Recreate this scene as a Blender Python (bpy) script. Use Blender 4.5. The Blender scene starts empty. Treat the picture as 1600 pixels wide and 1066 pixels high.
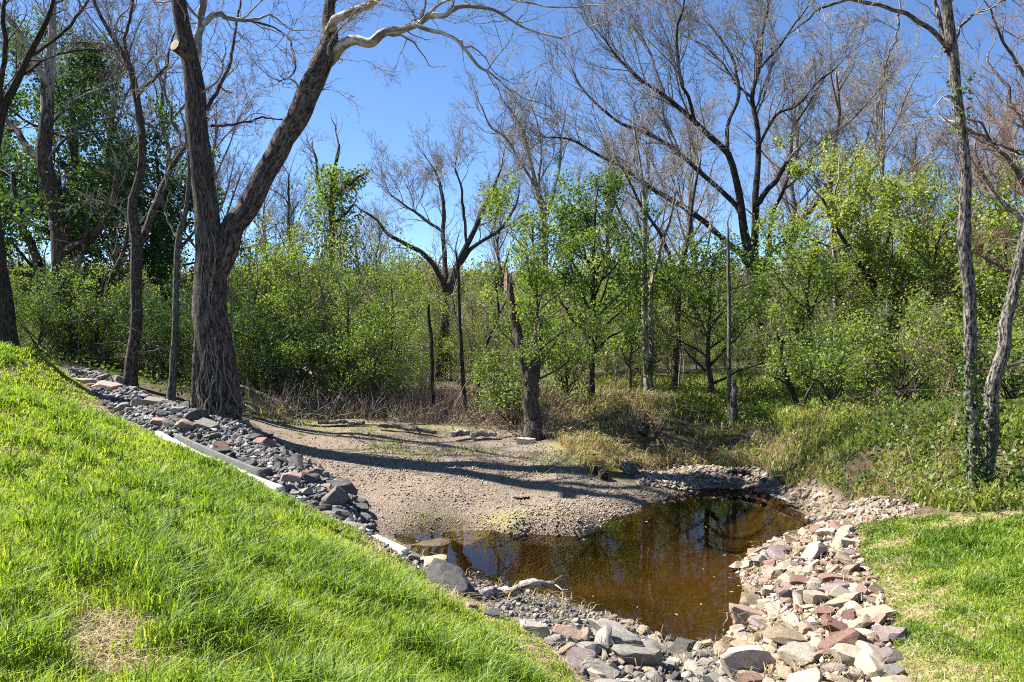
import bpy, bmesh, math, time
import numpy as np
from mathutils import Vector, Matrix

T0 = time.time()
SC = bpy.context.scene
COL = SC.collection

# ------------------------------------------------------------------ camera, sky, sun, exposure
CAM_H = 3.2                       # eye height above the pool's water (water lies at z = 0)
FPX = 1186.0                      # focal length in pixels of a 1600 px wide frame
PITCH = math.atan(33.0 / FPX)
cam_data = bpy.data.cameras.new('camera')
cam_data.sensor_width = 36.0
cam_data.lens = FPX / 1600.0 * 36.0
cam_data.clip_end = 4000.0
cam = bpy.data.objects.new('camera', cam_data)
cam.location = (0, 0, CAM_H)
cam.rotation_euler = (math.pi / 2 - PITCH, 0, 0)
COL.objects.link(cam)
SC.camera = cam

SUN_EL = math.radians(46.0)
SUN_AZ = math.atan2(-0.94, 0.34)          # clockwise from +Y: sun stands to the left, a little beyond the scene
world = bpy.data.worlds.new('World')
SC.world = world
world.use_nodes = True
wn = world.node_tree
wn.nodes.clear()
sky = wn.nodes.new('ShaderNodeTexSky')
sky.sky_type = 'NISHITA'
sky.sun_disc = False
sky.sun_elevation = SUN_EL
sky.sun_rotation = SUN_AZ
sky.altitude = 3000.0
sky.air_density = 1.0
sky.dust_density = 0.0
sky.ozone_density = 7.0
bg = wn.nodes.new('ShaderNodeBackground')
bg.inputs['Strength'].default_value = 0.074
wo = wn.nodes.new('ShaderNodeOutputWorld')
wn.links.new(sky.outputs[0], bg.inputs['Color'])
wn.links.new(bg.outputs[0], wo.inputs['Surface'])

sun_data = bpy.data.lights.new('sun', 'SUN')
sun_data.energy = 5.0
sun_data.angle = math.radians(0.53)
sun_data.color = (1.0, 0.95, 0.86)
sun = bpy.data.objects.new('sun', sun_data)
SUN_DIR = Vector((math.sin(SUN_AZ) * math.cos(SUN_EL), math.cos(SUN_AZ) * math.cos(SUN_EL), math.sin(SUN_EL)))
sun.rotation_euler = SUN_DIR.to_track_quat('Z', 'Y').to_euler()
sun.location = (-20, 10, 30)
COL.objects.link(sun)

SC.view_settings.view_transform = 'Standard'
SC.view_settings.look = 'None'
SC.view_settings.exposure = 1.6
SC.view_settings.gamma = 1.0
SC.view_settings.use_curve_mapping = False
SC.render.engine = 'CYCLES'
SC.cycles.max_bounces = 6
SC.cycles.diffuse_bounces = 3
SC.cycles.glossy_bounces = 2
SC.cycles.transmission_bounces = 4
SC.cycles.transparent_max_bounces = 8
SC.cycles.caustics_reflective = False
SC.cycles.caustics_refractive = False
SC.cycles.use_denoising = False
SC.cycles.sample_clamp_indirect = 6.0
SC.cycles.pixel_filter_type = 'BLACKMAN_HARRIS'
SC.cycles.filter_width = 1.05

# ------------------------------------------------------------------ pixel <-> place helpers (1600 x 1066 frame)
_c, _s = math.cos(PITCH), math.sin(PITCH)
def ray(px, py):
    u = (px - 800.0) / FPX
    v = (533.0 - py) / FPX
    return np.array((u, _c + v * _s, -_s + v * _c))
def at(px, py, Y):
    d = ray(px, py)
    return d * (Y / d[1]) + np.array((0, 0, CAM_H))
def atz(px, py, z):
    d = ray(px, py)
    return d * ((z - CAM_H) / d[2]) + np.array((0, 0, CAM_H))
def to_px(P):
    P = np.atleast_2d(P) - np.array((0, 0, CAM_H))
    f = P[:, 1] * _c - P[:, 2] * _s
    v = P[:, 1] * _s + P[:, 2] * _c
    f = np.where(f < 0.05, 0.05, f)
    return 800 + P[:, 0] / f * FPX, 533 - v / f * FPX

def vnoise(x, y, seed=0):
    x = np.asarray(x, float); y = np.asarray(y, float)
    xi = np.floor(x); yi = np.floor(y)
    fx = x - xi; fy = y - yi
    fx = fx * fx * (3 - 2 * fx); fy = fy * fy * (3 - 2 * fy)
    def h(a, b):
        s = np.sin(a * 127.1 + b * 311.7 + seed * 74.7) * 43758.5453
        return s - np.floor(s)
    return ((h(xi, yi) * (1 - fx) + h(xi + 1, yi) * fx) * (1 - fy) + (h(xi, yi + 1) * (1 - fx) + h(xi + 1, yi + 1) * fx) * fy)
def fbm(x, y, seed=0, octv=4):
    r = 0; a = 0.5; t = 0
    for k in range(octv):
        r = r + a * vnoise(x, y, seed + k * 13); t += a
        x = x * 2.03 + 5.1; y = y * 2.03 + 1.7; a *= 0.5
    return r / t
def sstep(a, b, x):
    t = np.clip((x - a) / (b - a), 0, 1)
    return t * t * (3 - 2 * t)
def in_poly(x, y, poly):
    poly = np.asarray(poly)[:, :2]
    r = np.zeros(np.shape(x), bool)
    n = len(poly)
    for i in range(n):
        x1, y1 = poly[i]; x2, y2 = poly[(i + 1) % n]
        if y1 == y2: continue
        c = ((y1 > y) != (y2 > y)) & (x < (x2 - x1) * (y - y1) / (y2 - y1) + x1)
        r ^= c
    return r
def poly_dist(x, y, poly):
    poly = np.asarray(poly)[:, :2]
    best = np.full(np.shape(x), 1e9)
    n = len(poly)
    for i in range(n):
        a = poly[i]; b = poly[(i + 1) % n]
        ab = b - a; L = ab @ ab + 1e-12
        t = np.clip(((x - a[0]) * ab[0] + (y - a[1]) * ab[1]) / L, 0, 1)
        best = np.minimum(best, np.hypot(x - a[0] - t * ab[0], y - a[1] - t * ab[1]))
    return best
def pz(lst):
    return [tuple(atz(a, b, c)) for a, b, c in lst]

# ------------------------------------------------------------------ the lie of the land
LAWN_EDGE = [(910,1066,.5),(850,1000,.46),(750,940,.42),(690,908,.42),(640,880,.42),(560,830,.48),(440,765,.62),(340,725,.75),(260,690,.88),(180,650,1.1),(125,605,1.5),(104,583,1.8)]
WATER = [(618,840),(700,839),(800,836),(900,839),(935,828),(1000,800),(1003,790),(1040,781),(1085,771),(1130,764),(1180,768),(1230,785),(1260,805),(1255,830),(1220,845),(1170,868),(1150,888),(1162,920),(1163,950),(1148,975),(1128,1000),(1080,1017),(1030,996),(980,972),(930,955),(880,936),(830,925),(760,917),(700,890),(640,862)]
RIP_FAR = [(118,578,1.75),(200,600,1.5),(300,640,1.13),(345,655,1.05),(420,680,.68),(520,745,.35),(575,800,.2)]
RIGHT_EDGE = [(1340,822,.45),(1345,870,.4),(1375,920,.45),(1390,960,.5),(1398,1010,.53),(1400,1066,.55)]
ctl = pz(LAWN_EDGE) + pz([(a, b, 0.0) for a, b in WATER]) + pz(RIP_FAR) + pz(RIGHT_EDGE)
ctl += pz([(700,862,-.25),(800,880,-.38),(900,890,-.42),(1000,870,-.45),(1080,820,-.42),(1130,795,-.35),(1200,805,-.3),(1100,880,-.45),(1050,940,-.4),(1100,970,-.3),(950,930,-.3)])
ctl += pz([(570,815,.17),(640,800,.16),(700,780,.18),(850,790,.12),(950,762,.13),(500,720,.42),(650,705,.38),(800,705,.36),(420,668,.65),(560,662,.6),(700,665,.55),(850,690,.42),(960,740,.2),(1040,763,.1),(780,820,.06),(620,765,.24),(760,745,.25)])
ctl += pz([(1000,728,.12),(1030,742,.02),(1080,735,.14),(1180,748,.16),(1250,770,.25),(1330,795,.4),(1360,815,.45),(1300,830,.3),(1290,800,.2)])
ctl += pz([(880,655,.8),(960,650,.95),(1000,640,1.1),(1010,700,.32),(1100,713,.27),(1180,723,.27),(1240,742,.32),(1040,662,.86),(1100,662,.84),(1180,672,.8),(1240,692,.74),(1300,738,.72),(1380,770,.72),(1440,793,.68),(1520,775,.9),(1600,762,1.0),(1300,650,1.2),(1450,650,1.4),(1600,650,1.6),(940,700,.45)])
ctl += pz([(1600,800,.9),(1600,930,.85),(1600,1066,.85),(1450,812,.66)])
ctl += pz([(1260,900,.25),(1270,980,.32),(1250,1066,.36),(1060,1052,.22),(960,1000,.2),(880,960,.2),(1320,860,.32),(1150,1050,.25)])
ctl += [(0,0,1.6),(0,2.5,1.22),(-3,5,1.66),(-1.2,5.5,1.1),(-5,0,2.6),(-5.5,11.5,1.35),(-8,15,1.15),(-6,9,1.75),(-7.4,12.5,1.7),(-9,12,2.3),(-12,18,2.45),(-11.5,18.5,2.3),(-15,12,3.1),(-15,20,2.6),(-13,24,1.7),(0,-5,2.1),(-8,-5,3.3),(-15,2,3.9),(-25,-3,5),(1.5,3.4,.7),(2.4,2,.9),(4.5,2,.95),(7,4,1.2),(10,8,1.5),(3.5,-1,1.1),(10,-4,1.8)]
ctl += [(3,19.6,1.1),(5,18.6,1.0),(6.6,18,1.05),(8.5,17.5,1.2),(1,19.5,1.0),(10,15,1.4)]
ctl += [(-8,24,.75),(-14,29,1.1),(-4,22,.6),(-4,26,.9),(5,24,1.25),(12,24,1.5),(15,18,1.7),(0,26,1.1),(20,30,1.8),(-10,35,1.2),(0,40,1.4),(10,40,1.5),(-20,32,1.6),(-25,18,2.6),(-28,40,1.5),(28,40,1.6),(25,15,2),(0,55,1.5),(-20,55,1.5),(20,55,1.5),(25,0,2.2)]
CT = np.array(ctl)
def _k(r2):
    return np.where(r2 > 1e-12, 0.5 * r2 * np.log(np.maximum(r2, 1e-12)), 0.0)
_n = len(CT)
_A = np.zeros((_n + 3, _n + 3))
_d2 = ((CT[:, None, :2] - CT[None, :, :2]) ** 2).sum(-1)
_A[:_n, :_n] = _k(_d2) + np.eye(_n) * 0.01
_A[:_n, _n] = 1; _A[:_n, _n + 1:] = CT[:, :2]
_A[_n, :_n] = 1; _A[_n + 1:, :_n] = CT[:, :2].T
_w = np.linalg.solve(_A, np.concatenate((CT[:, 2], np.zeros(3))))
GX0, GX1, GY0, GY1, GS = -32.0, 32.0, -7.0, 60.0, 0.1
gx = np.arange(GX0, GX1 + GS / 2, GS); gy = np.arange(GY0, GY1 + GS / 2, GS)
ZG = np.zeros((len(gy), len(gx)))
for i, yy in enumerate(gy):
    d2 = (gx[:, None] - CT[None, :, 0]) ** 2 + (yy - CT[None, :, 1]) ** 2
    ZG[i] = _k(d2) @ _w[:_n] + _w[_n] + _w[_n + 1] * gx + _w[_n + 2] * yy
P_WATER = pz([(a, b, 0.0) for a, b in WATER])
P_LAWN = [tuple(p) for p in pz(LAWN_EDGE)] + [(-13, 21, 0), (-32, 23, 0), (-32, -7, 0), (2.6, -7, 0), (2.2, 1.5, 0), (1.1, 4.4, 0)]
P_RIPL = pz(LAWN_EDGE[5:]) + pz(RIP_FAR) + pz([(585, 828, .1)])
P_RIPB = pz([(1128,1000,0),(1080,1017,0),(1030,996,0),(980,972,0),(930,955,0),(880,936,0),(830,925,0),(760,917,0),(700,890,0),(640,862,0),(600,838,.1)]) + pz(LAWN_EDGE[5::-1]) + [(1.0, 4.5, 0), (1.5, 4.0, 0)]
P_RIPR = pz([(1128,1000,0),(1148,975,0),(1163,950,0),(1162,920,0),(1150,888,0),(1170,868,0),(1220,845,0),(1262,838,.1)]) + pz(RIGHT_EDGE) + [(2.5, 4.4, 0), (2.3, 3.6, 0), (1.5, 4.0, 0)]
P_RLAWN = pz(RIGHT_EDGE[::-1]) + pz([(1420,806,.6),(1500,800,.8),(1600,798,.9)]) + [(9.5, 10.5, 0), (14, 8, 0), (14, -7, 0), (2.8, -7, 0), (2.4, 1.5, 0), (2.5, 4.0, 0)]
P_BAR = pz([(575,800,.2),(520,745,.35),(420,680,.65),(400,664,.65),(470,656,.65),(560,658,.6),(700,668,.55),(800,680,.48),(860,700,.4),(930,742,.2),(1000,768,.1),(1085,771,0),(1040,781,0),(1003,790,0),(1000,800,0),(935,828,0),(900,839,0),(800,836,0),(700,839,0),(618,840,0)])
P_BAR2 = pz([(1000,722,.2),(1060,718,.25),(1180,732,.25),(1250,758,.3),(1330,780,.5),(1440,792,.68),(1420,806,.6),(1340,822,.45),(1262,838,.1),(1255,830,0),(1260,805,0),(1230,785,0),(1180,768,0),(1130,764,0),(1085,771,0),(1000,764,.1),(985,740,.15)])
XX, YY = np.meshgrid(gx, gy)
_lawn = np.maximum(0, in_poly(XX, YY, P_LAWN) * 1.0)
ZG += (fbm(XX * 0.7, YY * 0.7, 3) - 0.5) * 0.12 * (1 - in_poly(XX, YY, P_WATER)) * sstep(0, 1.0, poly_dist(XX, YY, P_WATER))
ZG += (fbm(XX * 3, YY * 3, 9, 3) - 0.5) * 0.05
# hummocky, undercut far bank
_bk = pz([(940,690,.5),(1010,704,.3),(1180,724,.27),(1250,742,.32),(1300,740,.72),(1250,680,1),(1100,655,1),(1000,640,1.1)])
_m = in_poly(XX, YY, _bk)
ZG += np.where(_m, (fbm(XX * 1.9, YY * 1.9, 31, 3) - 0.5) * 0.6, 0) * sstep(0, 0.4, poly_dist(XX, YY, _bk))
# the rubble lies heaped, a little proud of its bed
_h = in_poly(XX, YY, P_RIPL) * sstep(0, .9, poly_dist(XX, YY, P_RIPL))
ZG += .26 * _h
_h = in_poly(XX, YY, P_RIPR) * sstep(0, .8, poly_dist(XX, YY, P_RIPR))
ZG += .06 * _h
def far_h(x, y):
    r = np.hypot(x, y)
    th = np.arctan2(x, y)
    hill = 3.0 + 1.5 * np.sin(th * 5.0 + 0.6) + 1 * np.sin(th * 11.0 + 2)
    hill = hill + 4 * sstep(0.1, 0.7, th) + 2 * sstep(0.2, 0.8, -th)
    return 1.5 + sstep(80, 190, r) * hill + sstep(200, 900, r) * 6
def height(x, y):
    x = np.asarray(x, float); y = np.asarray(y, float)
    u = np.clip((x - GX0) / GS, 0, len(gx) - 1.001); v = np.clip((y - GY0) / GS, 0, len(gy) - 1.001)
    i = u.astype(int); j = v.astype(int); fu = u - i; fv = v - j
    z = (ZG[j, i] * (1 - fu) + ZG[j, i + 1] * fu) * (1 - fv) + (ZG[j + 1, i] * (1 - fu) + ZG[j + 1, i + 1] * fu) * fv
    edge = np.minimum(np.minimum(x - GX0, GX1 - x), np.minimum(y - GY0 + 6, GY1 - y))
    w = sstep(0, 12, edge)
    return z * w + far_h(x, y) * (1 - w)
def gpx(px, py):
    """the spot of ground seen at a pixel"""
    d = ray(px, py); t = np.concatenate((np.arange(1.5, 30, .02), np.arange(30, 60, .1)))
    P = d[None] * t[:, None] + np.array((0, 0, CAM_H))
    k = np.argmax(P[:, 2] < height(P[:, 0], P[:, 1]))
    return P[k]
def hz(x, y):
    return float(height(np.array([x]), np.array([y]))[0])

# ------------------------------------------------------------------ small builders
def link(o, parent=None, **props):
    COL.objects.link(o)
    if parent is not None: o.parent = parent
    for k, v in props.items(): o[k] = v
    return o
def mesh_np(name, V, F, mats, parent=None, attrs=None, smooth=False, props=None, loc=None, fmat=None):
    """V (n,3); F: list of index arrays, each (m,3) or (m,4). One mesh object."""
    me = bpy.data.meshes.new(name)
    V = np.asarray(V, np.float32)
    F = [np.asarray(f, np.int32) for f in F if len(f)]
    me.vertices.add(len(V)); me.vertices.foreach_set('co', V.ravel())
    nl = sum(f.size for f in F); nf = sum(len(f) for f in F)
    me.loops.add(nl); me.polygons.add(nf)
    me.loops.foreach_set('vertex_index', np.concatenate([f.ravel() for f in F]))
    tot = np.concatenate([np.full(len(f), f.shape[1], np.int32) for f in F])
    me.polygons.foreach_set('loop_start', np.concatenate(([0], np.cumsum(tot)[:-1])).astype(np.int32))
    me.polygons.foreach_set('loop_total', tot)
    if smooth: me.polygons.foreach_set('use_smooth', np.ones(nf, bool))
    for k, a in (attrs or {}).items():
        a = np.asarray(a, np.float32)
        if a.ndim == 1:
            at_ = me.attributes.new(k, 'FLOAT', 'POINT'); at_.data.foreach_set('value', a)
        else:
            at_ = me.attributes.new(k, 'FLOAT_COLOR', 'POINT'); at_.data.foreach_set('color', a.ravel())
    for m in (mats if isinstance(mats, (list, tuple)) else [mats]): me.materials.append(m)
    if fmat is not None: me.polygons.foreach_set('material_index', np.asarray(fmat, np.int32))
    me.update(calc_edges=True)
    o = bpy.data.objects.new(name, me)
    if loc is not None: o.location = loc
    link(o, parent, **(props or {}))
    return o
def empty(name, loc, label=None, cat=None, group=None, kind=None):
    o = bpy.data.objects.new(name, None)
    o.empty_display_size = 0.2
    o.location = loc
    COL.objects.link(o)
    if label: o['label'] = label
    if cat: o['category'] = cat
    if group: o['group'] = group
    if kind: o['kind'] = kind
    return o

# ------------------------------------------------------------------ materials
class NT:
    def __init__(s, name):
        s.m = bpy.data.materials.new(name); s.m.use_nodes = True
        s.t = s.m.node_tree; s.t.nodes.clear()
        s.out = s.n('ShaderNodeOutputMaterial')
    def n(s, typ, **kw):
        nd = s.t.nodes.new(typ)
        for k, v in kw.items():
            if hasattr(nd, k): setattr(nd, k, v)
        return nd
    def l(s, a, b): s.t.links.new(a, b)
    def val(s, sock, v):
        if hasattr(v, 'links'): s.l(v, sock)
        else: sock.default_value = v
    def coord(s, kind='Object', scale=(1, 1, 1)):
        c = s.n('ShaderNodeTexCoord'); mp = s.n('ShaderNodeMapping'); s.l(c.outputs[kind], mp.inputs[0]); mp.inputs['Scale'].default_value = scale
        return mp.outputs[0]
    def noise(s, vec, scale, detail=4, rough=.6):
        nd = s.n('ShaderNodeTexNoise'); s.l(vec, nd.inputs['Vector']); nd.inputs['Scale'].default_value = scale
        nd.inputs['Detail'].default_value = detail; nd.inputs['Roughness'].default_value = rough
        return nd.outputs['Fac']
    def voro(s, vec, scale, feature='F1', out='Distance'):
        nd = s.n('ShaderNodeTexVoronoi', feature=feature); s.l(vec, nd.inputs['Vector']); nd.inputs['Scale'].default_value = scale
        return nd.outputs[out]
    def ramp(s, fac, stops):
        r = s.n('ShaderNodeValToRGB'); s.l(fac, r.inputs[0])
        e = r.color_ramp.elements
        while len(e) < len(stops): e.new(0.5)
        for q, (p, c) in zip(e, stops):
            q.position = p; q.color = (c if isinstance(c, tuple) else (c, c, c)) + (1,)
        return r.outputs[0]
    def mix(s, fac, a, b, blend='MIX'):
        m = s.n('ShaderNodeMix', data_type='RGBA', blend_type=blend)
        s.val(m.inputs[0], fac)
        for sock, v in ((m.inputs[6], a), (m.inputs[7], b)):
            if hasattr(v, 'links'): s.l(v, sock)
            else: sock.default_value = tuple(v) + (1,)
        return m.outputs[2]
    def math(s, op, a, b=0.0):
        m = s.n('ShaderNodeMath', operation=op); s.val(m.inputs[0], a); s.val(m.inputs[1], b)
        return m.outputs[0]
    def attr(s, name, out='Fac'):
        a = s.n('ShaderNodeAttribute', attribute_name=name)
        return a.outputs[out]
    def bump(s, h, strength, dist, normal=None):
        b = s.n('ShaderNodeBump'); s.l(h, b.inputs['Height']); b.inputs['Strength'].default_value = strength; b.inputs['Distance'].default_value = dist
        if normal is not None: s.l(normal, b.inputs['Normal'])
        return b.outputs[0]
    def bsdf(s, color, rough=.9, normal=None, spec=.3):
        p = s.n('ShaderNodeBsdfPrincipled'); s.val(p.inputs['Base Color'], color if hasattr(color, 'links') else tuple(color) + (1,))
        s.val(p.inputs['Roughness'], rough); p.inputs['Specular IOR Level'].default_value = spec
        if normal is not None: s.l(normal, p.inputs['Normal'])
        s.l(p.outputs[0], s.out.inputs[0])
        return p

def leaf_mat(name, stops, trans=.5, gloss=.025, boost=1.35):
    """thin leaf: diffuse + light coming through; colour varies leaf by leaf (attribute tint)"""
    t = NT(name)
    oi = t.n('ShaderNodeObjectInfo')
    f = t.math('ADD', t.math('MULTIPLY', t.attr('tint'), .8), t.math('MULTIPLY', oi.outputs['Random'], .2))
    c = t.ramp(f, stops)
    d = t.n('ShaderNodeBsdfDiffuse'); t.l(c, d.inputs[0])
    tr = t.n('ShaderNodeBsdfTranslucent')
    t.l(t.mix(1.0, c, (boost * 1.05, boost, boost * .55), 'MULTIPLY'), tr.inputs[0])
    g = t.n('ShaderNodeBsdfGlossy'); g.inputs['Roughness'].default_value = .55; g.inputs['Color'].default_value = (.9, .95, .8, 1)
    m1 = t.n('ShaderNodeMixShader'); m1.inputs[0].default_value = trans; t.l(d.outputs[0], m1.inputs[1]); t.l(tr.outputs[0], m1.inputs[2])
    m2 = t.n('ShaderNodeMixShader'); m2.inputs[0].default_value = gloss; t.l(m1.outputs[0], m2.inputs[1]); t.l(g.outputs[0], m2.inputs[2])
    t.l(m2.outputs[0], t.out.inputs[0])
    return t.m

def bark_mat(name, dark, light, furrow=14, white=None, zlo=0, zhi=0):
    t = NT(name)
    at_ = t.n('ShaderNodeAttribute', attribute_name='bark')
    def vv(sc):
        mp = t.n('ShaderNodeMapping'); t.l(at_.outputs['Vector'], mp.inputs[0]); mp.inputs['Scale'].default_value = sc
        return mp.outputs[0]
    v = vv((1, 1, .34)); v2 = vv((1, 1, .5))
    f = t.math('MULTIPLY', t.noise(v, furrow, 5, .65), t.math('ADD', .78, t.math('MULTIPLY', t.noise(vv((1, 1, .8)), furrow * 1.1, 3, .6), .45)))
    f2 = t.noise(v2, 2.2, 4)
    c = t.mix(t.ramp(f, [(.42, 0.), (.6, 1.)]), tuple(a * .6 for a in dark), tuple(a * 1.15 for a in light))
    c = t.mix(t.ramp(f2, [(.4, 0.), (.7, .55)]), c, tuple(.6 * a for a in dark))
    if white:
        s = t.n('ShaderNodeSeparateXYZ'); tc = t.n('ShaderNodeTexCoord'); t.l(tc.outputs['Object'], s.inputs[0])
        mr = t.n('ShaderNodeMapRange'); t.l(s.outputs[2], mr.inputs[0]); mr.inputs[1].default_value = zlo; mr.inputs[2].default_value = zhi
        pn = t.noise(vv((1, 1, .6)), 3.5, 4, .6)
        fac = t.ramp(t.math('ADD', t.math('MULTIPLY', pn, .9), t.math('SUBTRACT', mr.outputs[0], .45)), [(.42, 0.), (.5, 1.)])
        w = t.mix(t.ramp(t.noise(v2, 7, 3), [(.4, 0.), (.65, 1.)]), white, tuple(a * .62 for a in white))
        c = t.mix(fac, c, w)
    t.bsdf(c, .95, t.bump(f, 1.0, .09), .15)
    return t.m

def stone_mat(name, a, b, speck):
    t = NT(name)
    oi = t.n('ShaderNodeObjectInfo')
    v = t.coord('Object')
    mp = t.n('ShaderNodeVectorMath', operation='ADD'); t.l(v, mp.inputs[0])
    cm = t.n('ShaderNodeCombineXYZ'); t.l(t.math('MULTIPLY', oi.outputs['Random'], 40.), cm.inputs[0]); t.l(cm.outputs[0], mp.inputs[1])
    v = mp.outputs[0]
    n1 = t.noise(v, 5, 5, .65); n2 = t.noise(v, 22, 4, .7); n3 = t.noise(v, 70, 3, .6)
    c = t.mix(t.ramp(n1, [(.35, 0.), (.65, 1.)]), a, b)
    c = t.mix(t.ramp(n2, [(.52, 0.), (.68, .65)]), c, speck)
    br = t.math('ADD', .62, t.math('MULTIPLY', oi.outputs['Random'], .5))
    hs = t.n('ShaderNodeHueSaturation'); t.l(c, hs.inputs['Color']); t.l(br, hs.inputs['Value']); 
    h = t.math('ADD', t.math('MULTIPLY', n2, .7), t.math('MULTIPLY', n3, .3))
    t.bsdf(hs.outputs[0], .9, t.bump(h, .55, .03), .2)
    return t.m

def plain_mat(name, a, b, scale=8, rough=.9, bump=.4):
    t = NT(name); v = t.coord('Object')
    n = t.noise(v, scale, 5, .65)
    t.bsdf(t.mix(t.ramp(n, [(.35, 0.), (.68, 1.)]), a, b), rough, t.bump(n, bump, .02), .2)
    return t.m

M = {}
# ground: colour masks live in the 'region' attribute (r gravel, g lawn soil, b moss and algae, a wetness)
def ground_mat():
    t = NT('ground_earth')
    v = t.coord('Object')
    reg = t.n('ShaderNodeAttribute', attribute_name='region')
    sp = t.n('ShaderNodeSeparateColor'); t.l(reg.outputs['Color'], sp.inputs[0])
    wet = reg.outputs['Alpha']
    n1 = t.noise(v, 1.3, 6, .65); n2 = t.noise(v, 9, 5, .7); n3 = t.noise(v, 45, 3, .6)
    litter = t.mix(t.ramp(n2, [(.35, 0.), (.7, 1.)]), (.055, .04, .025), (.16, .12, .07))
    litter = t.mix(t.ramp(n1, [(.45, 0.), (.65, .6)]), litter, (.05, .075, .02))
    vc = t.voro(v, 38, 'F1', 'Color'); vd = t.voro(v, 38, 'F1', 'Distance')
    vs = t.n('ShaderNodeSeparateColor'); t.l(vc, vs.inputs[0])
    grav = t.ramp(vs.outputs[0], [(0., (.14, .104, .076)), (.35, (.225, .175, .13)), (.7, (.3, .245, .188)), (1., (.42, .365, .295))])
    grav = t.mix(t.ramp(vd, [(.25, 0.), (.75, .75)]), grav, (.1, .07, .05))
    grav = t.mix(t.ramp(n1, [(.4, 0.), (.7, .5)]), grav, (.26, .2, .145))
    soil = t.mix(t.ramp(n2, [(.4, 0.), (.65, 1.)]), (.11, .08, .045), (.38, .31, .18))
    moss = t.mix(t.ramp(n3, [(.4, 0.), (.65, 1.)]), (.16, .17, .03), (.3, .29, .05))
    c = t.mix(sp.outputs[0], litter, grav)
    c = t.mix(sp.outputs[1], c, soil)
    c = t.mix(t.math('MULTIPLY', sp.outputs[2], t.ramp(n2, [(.35, .2), (.6, 1.)])), c, moss)
    c = t.mix(t.attr('scar'), c, t.mix(t.ramp(n3, [(.4, 0.), (.65, 1.)]), (.05, .034, .02), (.14, .1, .065)))
    mud = t.mix(t.ramp(n2, [(.4, 0.), (.6, 1.)]), (.08, .061, .03), (.13, .1, .053))
    c = t.mix(wet, c, mud)
    h = t.math('ADD', t.math('MULTIPLY', vd, -.5), t.math('ADD', n2, t.math('MULTIPLY', n3, .4)))
    r = t.math('SUBTRACT', .95, t.math('MULTIPLY', wet, .35))
    t.bsdf(c, r, t.bump(h, .8, .03), .25)
    return t.m
M['ground'] = ground_mat()

# ------------------------------------------------------------------ the ground: one sheet from under the camera to the horizon
th = np.concatenate((np.linspace(-180, -52, 40, endpoint=False), np.linspace(-52, 52, 350, endpoint=False), np.linspace(52, 180, 40)))
th = np.radians(th)
rr = np.concatenate((np.linspace(0.02, 2, 14, endpoint=False), np.exp(np.linspace(math.log(2), math.log(45), 225, endpoint=False)), np.exp(np.linspace(math.log(45), math.log(1500), 50))))
TH, RR = np.meshgrid(th, rr)
GXv = (RR * np.sin(TH)).ravel(); GYv = (RR * np.cos(TH)).ravel()
GZv = height(GXv, GYv)
lawn = in_poly(GXv, GYv, P_LAWN) | in_poly(GXv, GYv, P_RLAWN)
grav = in_poly(GXv, GYv, P_BAR) | in_poly(GXv, GYv, P_BAR2)
dbar = poly_dist(GXv, GYv, P_BAR)
grav = np.maximum(grav * 1.0, 0.8 * (dbar < 0.5 * vnoise(GXv * 2, GYv * 2, 4)))
rip = in_poly(GXv, GYv, P_RIPL) | in_poly(GXv, GYv, P_RIPB) | in_poly(GXv, GYv, P_RIPR)
grav = np.where(rip, 0.4, grav)
mossm = np.zeros_like(GXv)
for (a, b, z, rx, ry, k) in ((745,812,.09,1.3,.5,1.),(700,822,.06,.5,.3,.8),(620,672,.5,2.2,.9,.5),(900,715,.3,1.1,1.2,.6),(960,735,.2,.9,.7,.6),(540,664,.6,1.2,.5,.5)):
    p = atz(a, b, z)
    q = np.hypot((GXv - p[0]) / rx, (GYv - p[1]) / ry)
    mossm = np.maximum(mossm, k * sstep(1.1, .35, q + (fbm(GXv * 2.5, GYv * 2.5, 8) - .5) * 1.2))
wet = sstep(.035, -.02, GZv + (vnoise(GXv * 3, GYv * 3, 6) - .5) * .04) * (poly_dist(GXv, GYv, P_WATER) < 2.0)
wet = np.maximum(wet, in_poly(GXv, GYv, P_WATER) * 1.0)
SCARS = [(1085,668,.55,.16),(1120,672,.4,.15),(1060,690,.3,.12),(1025,695,.35,.12),(1165,680,.3,.12),(1225,700,.3,.14),(1010,676,.2,.12),(1330,745,.18,.12),(1140,700,.25,.1)]
def scar(x, y):
    v = np.zeros_like(x)
    for a, b, rx, ry in SCARS:
        p = gpx(a, b); q = np.hypot((x - p[0]) / (rx * 1.5), (y - p[1]) / (ry * 2)) + (fbm(x * 5, y * 5, 57, 3) - .5) * 1.1
        v = np.maximum(v, sstep(1.1, .6, q))
    return v
SCV = scar(GXv, GYv)
reg = np.stack((grav, lawn * 1.0, mossm * (GZv > 0.02), wet), 1)
nr, nt = TH.shape
idx = np.arange(nr * nt).reshape(nr, nt)
F = np.stack((idx[:-1, :-1], idx[:-1, 1:], idx[1:, 1:], idx[1:, :-1]), -1).reshape(-1, 4)[:, ::-1]
ground = mesh_np('ground', np.stack((GXv, GYv, GZv), 1), [F], M['ground'], attrs={'region': reg, 'scar': SCV}, smooth=True, props={'kind': 'structure', 'label': 'ground with gravel bar, muddy pool bed and wooded banks'})

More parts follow.
